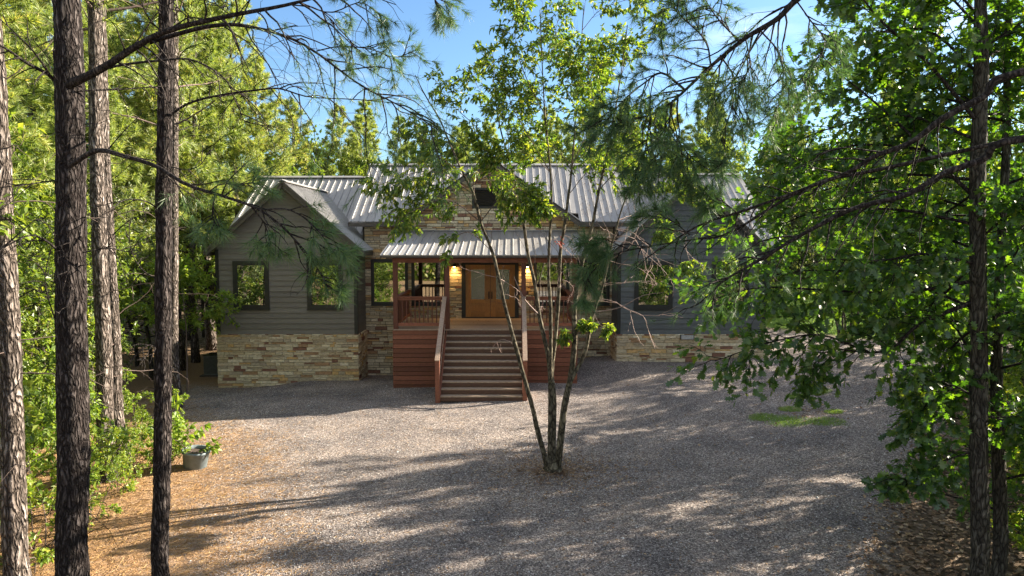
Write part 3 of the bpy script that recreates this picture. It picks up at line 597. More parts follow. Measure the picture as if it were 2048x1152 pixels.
def leaves(mb, P, D, L, W, r, shape=LANCE, droop=.3, jit=.6, flat=1.0):
    P = np.asarray(P, float); n = len(P)
    if n == 0: return
    a = nrm(np.asarray(D)+r.normal(0, jit, (n, 3))+np.array([0, 0, -droop])); up = r.normal(0, .55, (n, 3))+np.array([0, 0, flat])
    b = nrm(np.cross(a, up)); c = np.cross(b, a); S = r.uniform(.6, 1.2, n)
    T, Fc = shape
    V = P[:, None]+(T[None, :, 0, None]*W*b[:, None]+T[None, :, 1, None]*L*a[:, None]+T[None, :, 2, None]*L*c[:, None])*S[:, None, None]
    mb.add(V.reshape(-1, 3), (Fc[None]+np.arange(n)[:, None, None]*len(T)).reshape(-1, 3))
def needles(mb, P, D, k, L, w, r, spread=.75):
    P = np.repeat(np.asarray(P, float), k, 0); D = np.repeat(np.asarray(D, float), k, 0); n = len(P)
    if n == 0: return
    d = nrm(D+r.normal(0, spread, (n, 3))); b = nrm(np.cross(d, r.normal(0, 1, (n, 3)))); S = r.uniform(.7, 1.15, (n, 1))
    tip = P+d*L*S+np.array([0, 0, -.12])*L; V = np.stack([P-b*w/2, P+b*w/2, tip], 1)
    mb.add(V.reshape(-1, 3), np.arange(3*n).reshape(-1, 3))
def along(paths, m, r, t0=.3):
    P = []; D = []
    for Q in paths:
        for j in range(m):
            p, d = sample(Q, t0+(1-t0)*(j+r.random())/m); P.append(p); D.append(d)
    return np.array(P).reshape(-1, 3), np.array(D).reshape(-1, 3)
def finish(name, tr, br, cr, mt, mbk, ml, loc=(0, 0, 0)):
    e = empty(name, loc)
    if tr is not None: tr.build('trunk', mt, e, True)
    if isinstance(br, list):
        for q in br: q.build('limb', mbk, e, True)
    elif br is not None and br.n: br.build('branches', mbk, e, True)
    if cr is not None and cr.n: cr.build('crown', ml, e)
    return e
def pine(h, c0, rmax, seed, nb, kk, nk, nl=.2, nw=.014, mat='needle', r0=None, dead=14, kd=6, bark='pinebark_lit'):
    r = rs(seed); r0 = r0 or h*.0105; tr = MB(); br = MB(); cr = MB()
    n = 14; T = np.cumsum(np.vstack([[0, 0, -.4], np.column_stack([r.normal(0, .05, n-1), r.normal(0, .05, n-1), np.full(n-1, (h+.4)/(n-1))])]), 0)
    tr.tube(T, r0*(1-np.linspace(0, 1, n)*.93)*np.where(np.arange(n) == 0, 1.35, 1), 9)
    az = r.uniform(0, 6.28)
    for i in range(nb):
        t = ((i+r.random())/nb)**.85; z = h*(c0+(1-c0)*t); az += 2.4+r.normal(0, .4)
        L = rmax*(1-t)**.75*(.45+.55*min(1, t*4))*r.uniform(.7, 1.15)+.25
        p, _ = sample(T, (z+.4)/(h+.4)); up = .15+.75*t+r.normal(0, .12)
        B = curve(p, (math.cos(az), math.sin(az), up), L, 6, .09, -.03, r); br.tube(B, np.linspace(.012+.008*L, .006, 6), 4, False)
        K = kids(B, max(2, int(kk*L/rmax)+2), L*.42, r, .25, .75, .15, .15, -.08, 4); tubes(br, K, .008)
        P, D = along(K+[B], kd, r, .35); needles(cr, P, D+[0, 0, .25], nk, nl, nw, r, .8)
        needles(cr, [B[-1]], [nrm(B[-1]-B[-2])], nk*2, nl, nw, r, .8)
    for i in range(dead):
        z = h*c0*r.uniform(.25, 1); az = r.uniform(0, 6.28); p, _ = sample(T, (z+.4)/(h+.4))
        B = curve(p, (math.cos(az), math.sin(az), .1), r.uniform(.5, 2.2), 6, .2, .05, r); br.tube(B, np.linspace(.016, .004, 6), 3, False); tubes(br, kids(B, 4, .6, r, .3, .8, 0, .3, .05), .005)
    return finish('pine_tree', tr, br, cr, M[bark], M['limb'], M[mat])
def broad(name, h, rmax, seed, nl_, k1, k2, lv, L=.1, W=.05, c0=.25, mat='leaf', stems=1, shape=LANCE, bark='oakbark', r0=None, droop=.3, up=.5):
    r = rs(seed); tr = MB(); br = MB(); cr = MB(); r0 = r0 or h*.011
    for s in range(stems):
        sp = 0 if stems == 1 else .28
        a = s*6.28/stems+r.random(); T = curve((math.cos(a)*.08*(stems > 1), math.sin(a)*.08*(stems > 1), -.3), (math.cos(a)*sp, math.sin(a)*sp, 1), h*r.uniform(.8, 1)+.3, 10, .07, 0, r)
        tr.tube(T, np.linspace(r0, r0*.12, 10)/(stems**.35), 8)
        az = r.uniform(0, 6.28)
        n_ = max(3, nl_//stems)
        for i in range(n_):
            t = c0+(1-c0)*((i+r.random())/n_); p, d = sample(T, t); az += 2.4+r.normal(0, .5); sh = math.sin(math.pi*min(1, .18+.82*(t-c0)/(1-c0)))**.7
            Lb = rmax*(.35+.75*sh)*r.uniform(.65, 1.2)/(1 if stems == 1 else 1.3)
            B = curve(p, (math.cos(az), math.sin(az), up*(.4+t)), Lb, 7, .13, .0, r); br.tube(B, np.linspace(r0*.4*(1.1-t), .006, 7), 5, False)
            K = kids(B, k1, Lb*.5, r, .2, .85, .15, .18, .02, 5); tubes(br, K, .009)
            for Q in K:
                K2 = kids(Q, k2, Lb*.22, r, .2, .8, .1, .2, .04, 3)
                P, D = along(K2, lv, r, .1); P = P+r.normal(0, .03, P.shape); leaves(cr, P, D, L, W, r, shape, droop)
    return finish(name, tr, br, cr, M[bark], M['limb'], M[mat])
def copy_tree(o):
    c = o.copy(); COL.objects.link(c)
    for ch in [x for x in COL.objects if x.parent == o]:
        d = ch.copy(); COL.objects.link(d); d.parent = c
    return c
ORD = ['first', 'second', 'third', 'fourth', 'fifth', 'sixth', 'seventh', 'eighth', 'ninth', 'tenth', 'eleventh', 'twelfth', 'thirteenth', 'fourteenth', 'fifteenth', 'sixteenth', 'seventeenth', 'eighteenth', 'nineteenth', 'twentieth',
       '21st', '22nd', '23rd', '24th', '25th', '26th', '27th', '28th', '29th', '30th', '31st', '32nd', '33rd', '34th', '35th', '36th', '37th', '38th', '39th', '40th']
def ordlabels(objs, fmt, group, cat):
    L_ = sorted(objs, key=lambda o: proj((o.location.x, max(o.location.y, .5), o.location.z))[0])
    for i, o in enumerate(L_): tag(o, fmt.format(ORD[i]), cat, group)
used = set()
def place(protos, spots, seed, smin=.85, smax=1.15):
    r = random.Random(seed); out = []
    for i, sp in enumerate(spots):
        x, y = sp[:2]; pr = protos[(i*7+r.randrange(len(protos))) % len(protos)]
        if pr.name not in used: o = pr; used.add(pr.name)
        else: o = copy_tree(pr)
        s = sp[2] if len(sp) > 2 else r.uniform(smin, smax)
        o.location = (x, y, float(gz(x, y))); o.rotation_euler = (r.uniform(-.03, .03), r.uniform(-.03, .03), r.uniform(0, 6.28)); o.scale = (s*r.uniform(.9, 1.1),)*2+(s,); out.append(o)
    return out
def scatter(n, x0, x1, y0, y1, seed, dmin=2.0, ok=None):
    r = random.Random(seed); out = []; k = 0
    while len(out) < n and k < 8000:
        k += 1; x, y = r.uniform(x0, x1), r.uniform(y0, y1)
        if ok and not ok(x, y): continue
        if all((x-a)**2+(y-b)**2 > dmin*dmin for a, b in out): out.append((x, y))
    return out

# ------------------------------------------------------------------ near pines on the left
def bark_tube(mb, P, R, k=26, amp=.016, seed=0):
    P = np.asarray(P); n0 = mb.n; mb.tube(P, R, k); V = mb.v[-1]; C = np.repeat(P, k, 0); d = V-C
    for i in range(len(V)):
        q = V[i]; w_ = noise.noise((q[0]*6, q[1]*6+seed, q[2]*4))*.9; a = noise.voronoi((q[0]*13+seed+w_, q[1]*13-w_, q[2]*3.0+w_*1.4))[0]; c = min(1, (a[1]-a[0])*3.2); f = noise.noise((q[0]*3, q[1]*3, q[2]*2+seed))
        V[i] = C[i]+d[i]*(1+(amp*(c-.6)+amp*.8*f)/max(.02, float(np.linalg.norm(d[i]))))
def near_trunk(pts, Y, w, base, top, k=26, amp=.016, seed=0, step=.05):
    P = [at(x, y, Y) for x, y in pts]; b = np.array(base, float); P = [*P]; path = spline(P[::-1]+[], 40)[::-1]
    lo = P[-1]; hi = P[0]; tops = [hi+(np.array(top)-hi)*t for t in (1, .66, .33)]
    full = spline(tops+P+[b], 200); L_ = np.linalg.norm(np.diff(full, axis=0), axis=1).sum(); n = int(L_/step); full = spline(tops+P+[b], n)
    zz = full[:, 2]; zs = [at(0, y, Y)[2] for _, y in pts]; R = np.interp(zz, [base[2], *zs[::-1], top[2]], [w[-1]*1.25, *w[::-1], w[0]*.25])
    mb = MB(); bark_tube(mb, full, R, k, amp, seed); return mb, full
def pxpath(pts, n=24): return spline([at(*p) for p in pts], n)
def pine_limb(br, cr, P, r0, seed, nk=7, L=.8, tuft=None, dead=False, droop=.12, sub=2, tl=.15, tw=.0035, nn=18, t0=.2, up=0):
    r = rs(seed)
    if isinstance(br, list): br.append(MB()); br = br[-1]
    br.tube(P, np.linspace(r0, max(.004, r0*.2), len(P)), 7 if r0 > .02 else 5, False)
    K = kids(P, nk, L, r, t0, .8, up, .16, droop, 7, .3); tubes(br, K, .006+.1*r0, .3, 4)
    K2 = []
    for Q in K: K2 += kids(Q, sub, L*.5, r, .25, .8, 0, .2, droop*.7, 5, .3)
    tubes(br, K2, .0035, .5, 3)
    if tuft:
        a, b = tuft       # parameter range of the limb whose twigs still carry needles
        E = [Q for Q in K+K2 if a <= np.argmin(((P-Q[0])**2).sum(1))/(len(P)-1) <= b]
        for Q in E: 
            Pq, Dq = along([Q], 3, r, .5); Pq = np.vstack([Pq, Q[-1:]]); Dq = np.vstack([Dq, nrm(Q[-1]-Q[-2])[None]])
            needles(cr, Pq, Dq, nn, tl, tw, r, .65)
        if b >= 1: needles(cr, P[-3:], np.repeat(nrm(P[-1]-P[-2])[None], 3, 0), nn*2, tl, tw, r, .6)
def crown_above(br, cr, T, z0, z1, rmax, seed, nb=26, nk=13, nl=.24, nw=.022):
    r = rs(seed); az = 0
    if isinstance(br, list): br.append(MB()); br = br[-1]; br.tube(T[T[:, 2] > z0-.5], .01, 4, False)
    for i in range(nb):
        t = (i+r.random())/nb; z = z0+(z1-z0)*t; k = int(np.argmin(abs(T[:, 2]-z))); az += 2.4+r.normal(0, .4); L = rmax*(1-t)**.7*r.uniform(.7, 1.1)+.3
        B = curve(T[k], (math.cos(az), math.sin(az), .2+.5*t), L, 6, .09, -.02, r); br.tube(B, np.linspace(.012+.008*L, .006, 6), 4, False)
        K = kids(B, 7, L*.4, r, .25, .75, .15, .15, -.05, 4); tubes(br, K, .008); P, D = along(K+[B], 6, r, .35); needles(cr, P, D+[0, 0, .2], nk, nl, nw, r, .8)
# T1
tr, T = near_trunk([(133, 0), (142, 300), (142, 600), (147, 900), (146, 1152)], 7.9, [.140, .147, .158, .166, .172], (-5.0, 7.9, float(gz(-5, 7.9))-.2), (-5.0, 8.1, 17), seed=3)
br = []; cr = MB()
pine_limb(br, cr, pxpath([(135, 172, 7.8), (208, 135, 7.6), (271, 94, 7.4), (340, 60, 7.2), (462, 31, 7.0), (577, 9, 6.8), (700, -25, 6.6)]), .047, 1, 20, .95, None, True, .13, 3)
pine_limb(br, cr, pxpath([(300, 84, 7.4), (400, 56, 7.3), (462, 49, 7.3), (512, 56, 7.3), (554, 67, 7.3), (619, 96, 7.3), (719, 169, 7.2), (800, 212, 7.2), (880, 262, 7.1)]), .024, 2, 24, 1.15, (.55, 1), False, .15, 3, .13, .0036, 12)
pine_limb(br, cr, pxpath([(145, 158, 7.8), (229, 133, 7.9), (313, 122, 8.0), (385, 120, 8.1), (448, 156, 8.2), (469, 198, 8.3), (490, 245, 8.3)]), .018, 3, 13, .85, None, True, .13, 3)
pine_limb(br, cr, pxpath([(141, 331, 7.7), (193, 301, 7.5), (250, 313, 7.3), (313, 333, 7.2), (375, 370, 7.0), (448, 393, 6.9), (520, 420, 6.8), (579, 467, 6.8), (625, 530, 6.8)]), .03, 4, 14, .6, (.35, .7), False, .1, 2, .15, .0035, 10)
for q, sd in (([(520, 420, 6.8), (580, 420, 6.7), (630, 455, 6.7), (668, 505, 6.6)], 41), ([(550, 440, 6.8), (600, 490, 6.8), (640, 545, 6.8), (655, 580, 6.8)], 42), ([(500, 410, 6.8), (530, 450, 6.9), (545, 505, 6.9)], 43), ([(579, 467, 6.8), (640, 490, 6.9), (690, 520, 7.0)], 44), ([(448, 393, 6.9), (480, 370, 7.0), (520, 365, 7.0)], 45), ([(430, 390, 6.9), (425, 425, 7.0), (430, 450, 7.0)], 46)):
    pine_limb(br, cr, pxpath(q, 12), .009, sd, 9, .3, (0, 1), False, .02, 1, .17, .0055, 12 if sd < 45 else 8, .25)
for q, sd in (([(577, 9, 6.8), (640, 20, 6.9), (690, 70, 7.0), (720, 95, 7.0), (775, 82, 7.0)], 101), ([(600, 5, 6.8), (660, 25, 6.8), (720, 5, 6.8), (760, 30, 6.8)], 102), ([(633, 102, 7.3), (680, 93, 7.3), (740, 98, 7.3), (790, 115, 7.3), (830, 100, 7.3)], 103), ([(860, -30, 7.0), (868, -5, 7.0), (875, 12, 7.0)], 104), ([(462, 31, 7.0), (430, 5, 7.1), (420, -25, 7.2)], 105), ([(400, 50, 7.1), (360, 20, 7.2), (330, -20, 7.3)], 106)):
    pine_limb(br, cr, pxpath(q, 12), .007, sd, 8, .35, (.35, 1) if sd < 105 else None, False, .06, 2, .12, .0042, 14, .25)
for q, sd, w in (([(0, 500, 7.9), (35, 470, 7.9), (73, 437, 8.0)], 107, .013), ([(215, 300, 12), (250, 260, 12), (285, 225, 12.2)], 108, .012), ([(225, 470, 12), (260, 440, 12), (290, 430, 12.2)], 109, .012)):
    pine_limb(br, cr, pxpath(q, 12), w, sd, 4, .4, None)
pine_limb(br, cr, pxpath([(150, 182, 7.8), (250, 178, 8.1), (330, 172, 8.4)]), .012, 5, 4, .4, None)
for q, sd, w in (([(125, 182, 7.9), (99, 151, 7.8), (52, 125, 7.6), (0, 91, 7.4), (-90, 60, 7.2)], 6, .026), ([(115, 170, 7.9), (104, 156, 7.8), (68, 104, 7.5), (26, 62, 7.3), (-20, 20, 7.2)], 7, .016), ([(118, 503, 7.8), (90, 480, 7.5), (57, 471, 7.3), (0, 500, 7.1), (-60, 540, 7.0)], 8, .014), ([(165, 505, 7.8), (215, 497, 7.9), (255, 503, 8.0)], 9, .010), ([(110, 640, 7.8), (90, 560, 7.6), (110, 470, 7.5)], 10, .008), ([(120, 360, 7.8), (60, 368, 7.6), (20, 376, 7.4)], 12, .009)):
    pine_limb(br, cr, pxpath(q, 16), w, sd, 6, .5, None)
r = rs(77); tw_ = MB(); br.append(tw_); br, brl = tw_, br; br.tube(T, .01, 4, False)
for i in range(46):      # short dead twigs and dry vine on the trunk
    k = int(r.integers(60, len(T)-30)); a = r.uniform(0, 6.28); d = np.array([math.cos(a), math.sin(a), r.uniform(-.6, .8)])
    Q = curve(T[k]+d*[.16, .16, 0], d, r.uniform(.25, .7), 7, .28, .1, r); br.tube(Q, np.linspace(.005, .0025, 7), 3, False); tubes(br, kids(Q, 2, .25, r, .3, .7, 0, .3), .0025)
br = brl; crown_above(br, cr, T, 10.5, 16.8, 3.4, 5)
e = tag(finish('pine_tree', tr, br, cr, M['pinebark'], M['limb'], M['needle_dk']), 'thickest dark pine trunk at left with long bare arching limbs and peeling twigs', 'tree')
# T2
tr, T = near_trunk([(332, 0), (329, 300), (327, 600), (325, 900), (321, 1152)], 8.6, [.080, .092, .097, .102, .105], (-4.36, 8.6, float(gz(-4.36, 8.6))-.2), (-4.2, 8.7, 15.5), 22, .013, 9)
br = []; cr = MB()
pine_limb(br, cr, pxpath([(333, 237, 8.6), (375, 208, 8.5), (443, 190, 8.4), (535, 178, 8.3), (567, 179, 8.3), (619, 194, 8.2), (712, 199, 8.2), (800, 207, 8.1)]), .017, 21, 16, .95, (.7, 1), False, .14, 3, .13, .0034, 12)
for q, sd, w in (([(320, 60, 8.6), (300, 40, 8.5), (285, 10, 8.4), (275, -40, 8.3)], 22, .012), ([(338, 300, 8.6), (360, 240, 8.7), (380, 200, 8.8)], 23, .007), ([(320, 420, 8.6), (290, 402, 8.4), (250, 400, 8.2), (225, 420, 8.0), (212, 470, 7.9)], 24, .011), ([(335, 330, 8.6), (370, 340, 8.6), (400, 330, 8.6), (420, 300, 8.6)], 25, .008), ([(318, 560, 8.6), (285, 540, 8.7), (262, 500, 8.8), (258, 440, 8.8)], 26, .009), ([(315, 700, 8.6), (300, 690, 8.4), (280, 700, 8.3)], 27, .006)):
    pine_limb(br, cr, pxpath(q, 14), w, sd, 6, .45, None)
r = rs(78); tw_ = MB(); br.append(tw_); br, brl = tw_, br; br.tube(T, .01, 4, False)
for i in range(22):
    k = int(r.integers(60, len(T)-30)); a = r.uniform(0, 6.28); d = np.array([math.cos(a), math.sin(a), r.uniform(-.3, .8)])
    Q = curve(T[k]+d*[.1, .1, 0], d, r.uniform(.1, .45), 6, .25, .05, r); br.tube(Q, np.linspace(.004, .002, 6), 3, False)
br = brl; crown_above(br, cr, T, 9.8, 15.3, 2.6, 6)
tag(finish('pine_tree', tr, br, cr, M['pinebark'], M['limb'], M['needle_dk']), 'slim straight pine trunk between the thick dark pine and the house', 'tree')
# T3 and the sunlit pair
for (pts, Y, w, b, tp, lab, sd) in (
    ([(-22, 0), (-6, 200), (4, 400), (18, 650), (24, 850), (35, 1152)], 9.2, [.11, .118, .125, .13, .14, .16], (-6.55, 9.2, -.3), (-7.2, 9.4, 16), 'leaning flaky barked pine trunk cut by the left edge of the photo', 31),
    ([(188, 0), (193, 300), (200, 500), (208, 700), (214, 940)], 14.6, [.13, .14, .15, .16, .19], (-8.55, 14.6, -.3), (-8.9, 14.6, 18), 'sunlit pine trunk of a close pair, left one with its foot in bright shrubs', 32),
    ([(200, 0), (209, 300), (219, 500), (230, 700), (233, 830)], 15.6, [.10, .11, .12, .13, .15], (-8.9, 15.6, -.35), (-9.6, 15.7, 17), 'thinner sunlit pine trunk of a close pair, right one just behind', 33),
    ([(349, 0), (349, 200), (348, 500), (347, 720)], 22, [.10, .12, .13, .16], (-10.8, 22, -.6), (-10.7, 22, 17), 'thin sunlit pine trunk half hidden behind the slim straight pine', 34)):
    tr, T = near_trunk(pts, Y, w, b, tp, 16, .014, sd, .09); br = MB(); cr = MB(); r = rs(sd)
    for i in range(26):
        k = int(r.integers(20, len(T)-12)); a = r.uniform(0, 6.28); d = np.array([math.cos(a), math.sin(a), r.uniform(-.2, .5)])
        Q = curve(T[k], d, r.uniform(.4, 2.0), 7, .2, .05, r); br.tube(Q, np.linspace(.011, .003, 7), 4, False); tubes(br, kids(Q, 4, .6, r, .3, .8, 0, .3), .004)
    crown_above(br, cr, T, 9.5 if Y < 20 else 8, tp[2]-.2, 2.8, sd)
    tag(finish('pine_tree', tr, br, cr, M['pinebark_lit'], M['twig'], M['needle']), lab, 'tree')

# ------------------------------------------------------------------ box elder in the drive
tr = MB(); br = MB(); cr = MB(); bare = MB(); r = rs(5)
B0 = np.array([.91, 15.15, float(gz(.91, 15.15))-.1])
ST = [
 ([(1092, 925, 15.1), (1075, 860, 15.0), (1065, 815, 14.95), (1047, 751, 14.9), (1029, 684, 14.8), (1011, 616, 14.7), (997, 553, 14.6), (984, 503, 14.5), (961, 444, 14.4), (948, 390, 14.3), (930, 354, 14.2), (905, 300, 14.1), (880, 240, 14.0), (850, 190, 13.9), (830, 150, 13.8)], .062),
 ([(1100, 925, 15.2), (1101, 819, 15.3), (1099, 729, 15.3), (1079, 634, 15.4), (1070, 571, 15.5), (1056, 508, 15.6), (1047, 444, 15.7), (1038, 390, 15.8), (1018, 320, 15.9), (995, 230, 16.0), (985, 130, 16.1)], .07),
 ([(1100, 740, 15.3), (1101, 706, 15.25), (1101, 616, 15.2), (1097, 553, 15.1), (1099, 480, 15.1), (1103, 413, 15.0), (1101, 345, 15.0), (1090, 230, 14.9), (1084, 120, 14.8), (1080, 20, 14.8)], .05),
 ([(1106, 930, 15.2), (1108, 800, 15.3), (1103, 745, 15.35), (1110, 684, 15.4), (1117, 593, 15.4), (1121, 503, 15.5), (1128, 458, 15.5), (1137, 390, 15.6), (1144, 332, 15.6), (1152, 220, 15.7), (1160, 120, 15.7), (1168, 10, 15.8)], .066),
 ([(1116, 930, 15.1), (1128, 819, 15.0), (1142, 751, 15.0), (1149, 684, 14.9), (1149, 616, 14.8), (1160, 544, 14.8), (1173, 490, 14.7), (1185, 449, 14.7), (1198, 380, 14.6), (1218, 290, 14.6), (1240, 160, 14.5), (1255, 50, 14.4)], .085),
 ([(1142, 760, 15.0), (1169, 706, 15.1), (1187, 625, 15.2), (1205, 571, 15.2), (1219, 508, 15.3), (1232, 458, 15.3), (1250, 400, 15.4), (1285, 325, 15.4), (1330, 250, 15.5)], .05)]
stems = []
for pts, w in ST:
    P = [at(*p) for p in pts]; P = ([B0+[(pts[0][0]-1105)*.011, 0, 0]]+P) if pts[0][1] > 900 else P
    Q = spline(P, 70); stems.append(Q); R = np.linspace(w, .008, 70)**1.0; bark_tube(tr, Q, R, 10, .006, 5)
LB = [  # leafy limbs: path, radius, twigs, twig length
 ([(961, 444, 14.4), (900, 400, 14.2), (840, 415, 14.0), (795, 440, 13.9)], .014, 15, .55), ([(948, 390, 14.3), (880, 345, 14.1), (810, 350, 13.9), (755, 372, 13.8)], .014, 16, .55),
 ([(984, 503, 14.5), (940, 465, 14.3), (905, 480, 14.2), (893, 515, 14.2)], .008, 3, .3), ([(961, 444, 14.4), (1000, 400, 14.2), (1045, 405, 14.1), (1075, 425, 14.0)], .012, 17, .5),
 ([(940, 375, 14.3), (985, 350, 14.1), (1040, 380, 14.0), (1070, 395, 14.0)], .010, 12, .5), ([(930, 354, 14.2), (900, 330, 14.4), (850, 290, 14.5), (830, 250, 14.5)], .012, 12, .5),
 ([(1018, 320, 15.9), (960, 260, 15.6), (905, 210, 15.4), (880, 170, 15.3)], .012, 10, .5), ([(1030, 360, 15.8), (970, 300, 15.5), (900, 290, 15.2), (860, 300, 15.0)], .010, 15, .5),
 ([(1018, 320, 15.9), (1010, 240, 16.2), (960, 180, 16.4), (945, 150, 16.4)], .010, 14, .5), ([(1101, 345, 15), (1050, 260, 14.8), (1020, 200, 14.7), (1000, 130, 14.6)], .012, 18, .6),
 ([(1090, 230, 14.9), (1050, 150, 14.7), (1030, 80, 14.6), (1040, 20, 14.6)], .012, 14, .55), ([(1144, 332, 15.6), (1180, 250, 15.8), (1200, 180, 15.9), (1190, 110, 16)], .012, 20, .6),
 ([(1152, 220, 15.7), (1120, 150, 15.9), (1110, 80, 16), (1120, 20, 16)], .012, 20, .6), ([(1198, 380, 14.6), (1240, 330, 14.4), (1260, 270, 14.3), (1290, 230, 14.2)], .012, 17, .55),
 ([(1240, 160, 14.5), (1260, 100, 14.4), (1300, 60, 14.4), (1320, 20, 14.4)], .008, 7, .35), ([(1218, 290, 14.6), (1190, 220, 14.4), (1180, 150, 14.3), (1150, 90, 14.2)], .012, 20, .6),
 ([(1101, 345, 15), (1060, 310, 15.3), (1010, 300, 15.5), (975, 310, 15.6)], .010, 16, .55), ([(1137, 390, 15.6), (1180, 340, 15.8), (1230, 330, 16), (1270, 350, 16)], .010, 16, .55),
 ([(1250, 400, 15.4), (1290, 370, 15.3), (1330, 350, 15.2), (1370, 340, 15.2)], .010, 10, .5), ([(1144, 332, 15.6), (1100, 280, 15.9), (1090, 200, 16.1), (1060, 180, 16.2)], .010, 16, .55),
 ([(1152, 220, 15.7), (1190, 160, 15.5), (1220, 120, 15.4), (1240, 80, 15.3)], .010, 16, .5), ([(1005, 200, 16), (990, 140, 16), (985, 110, 16), (960, 90, 16)], .006, 5, .3),
 ([(1165, 60, 15.7), (1200, 20, 15.7), (1250, 0, 15.6), (1290, -20, 15.6)], .008, 10, .5), ([(1080, 60, 14.8), (1040, 10, 14.7), (1010, -30, 14.7)], .008, 9, .45),
 ([(1232, 458, 15.3), (1280, 420, 15.0), (1350, 390, 14.8), (1395, 395, 14.7)], .008, 6, .3), ([(1225, 480, 15.3), (1270, 455, 15), (1310, 455, 14.9), (1330, 470, 14.9)], .007, 7, .3),
 ([(1205, 571, 15.2), (1270, 510, 15), (1350, 530, 14.9), (1400, 545, 14.9)], .008, 7, .32), ([(1400, 545, 14.9), (1420, 530, 14.9), (1445, 520, 14.9), (1460, 525, 14.9)], .005, 5, .22), ([(1315, 520, 15), (1330, 555, 15), (1320, 570, 15)], .004, 3, .2),
 ([(1187, 625, 15.2), (1200, 650, 15.0), (1215, 655, 14.9)], .005, 3, .2), ([(1149, 684, 14.9), (1140, 660, 14.8), (1128, 680, 14.7)], .004, 4, .2), ([(1160, 715, 15), (1175, 670, 14.9), (1170, 655, 14.9)], .004, 5, .22)]
for i, (pts, w, nk, L_) in enumerate(LB):
    P = spline([at(*p) for p in pts], 12); br.tube(P, np.linspace(w, .004, 12), 5, False)
    K = kids(P, int(nk*1.95), L_*1.2, r, .15 if i < 24 else .6, .9, .1, .2, .05, 5, .3); tubes(br, K, .004, .4, 3)
    K2 = []
    for Q in K: K2 += kids(Q, 4, L_*.45, r, .2, .8, 0, .2, .08, 4, .3)
    tubes(br, K2, .0025, .5, 3); Pq, Dq = along(K+K2, 9, r, .2); leaves(cr, Pq, Dq, .115, .046, r, LANCE2, .55, .55)
for Q in stems:      # upright leafless twigs on the stems
    K = kids(Q, 16, .9, r, .35, .6, .5, .16, -.03, 6, .4); tubes(br, K, .006, .3, 3)
    for q in K: tubes(br, kids(q, 2, .4, r, .3, .6, .2, .2), .003, .5, 3)
def curly(mb, p, d, L_, w, droop=.09, wig=.22):
    Q = curve(p, d, L_, 14, wig, droop, r); mb.tube(Q, np.linspace(w, w*.4, 14), 4, False)
    for q in kids(Q, 3, L_*.45, r, .3, .7, 0, .3, droop, 8): mb.tube(q, np.linspace(w*.6, w*.3, 8), 3, False)
for (x, y, Y) in [(1225, 480, 15.3), (1235, 440, 15.3), (1215, 520, 15.2), (1200, 570, 15.2), (1232, 458, 15.3), (1190, 600, 15.2)]:
    for k in range(2): curly(bare, at(x, y, Y), (1, r.normal(0, .3), r.uniform(-.1, .35)), r.uniform(1.4, 2.4), .0065)
for (x, y, Y, sx) in [(1000, 560, 14.6, 1), (1005, 590, 14.7, 1), (1030, 690, 14.8, -.3), (997, 553, 14.6, -1), (1101, 480, 15.1, 1), (1125, 470, 15.5, 1), (1101, 600, 15.2, -1), (1122, 500, 15.5, 1), (1160, 540, 14.8, -1), (1125, 560, 15.5, 1), (1185, 450, 14.7, 1), (1190, 470, 14.7, -1)]:
    curly(bare, at(x, y, Y), (sx, r.normal(0, .3), .2), r.uniform(.5, 1.0), .006, .12, .3)
bare.tube(spline([at(1075, 627, 15.3), at(1050, 600, 15.2), at(1035, 570, 15.1), at(1028, 553, 15.1)], 10), np.linspace(.018, .008, 10), 6, False)
bare.tube(spline([at(1187, 625, 15.2), at(1240, 615, 15), at(1290, 590, 14.9), at(1360, 583, 14.8)], 12), np.linspace(.013, .004, 12), 6, False)
tr.tube(np.array([B0+[0, 0, -.05], B0+[0, 0, .12], B0+[0, 0, .22], B0+[0, 0, .42]]), [.34, .24, .17, .10], 12)
e = tag(finish('box_elder_tree', tr, br, cr, M['maplebark'], M['twig'], M['maple']), 'many stemmed pale barked young tree with airy yellow green leaves standing in the gravel drive', 'tree')
bare.build('bare_twigs', M['pink'], e, True)
rb = MB(); Pq = np.array([at(1120, 487, 15.3)+r.normal(0, .05, 3) for _ in range(16)]); leaves(rb, Pq, r.normal(0, 1, (16, 3)), .08, .035, r, LANCE2, .5); rm = leaf_mat('red_leaves', [(0, (.25, .03, .02)), (1, (.45, .08, .04))], .3, (1, 1, 1)); rb.build('red_leaf_sprig', rm, e)

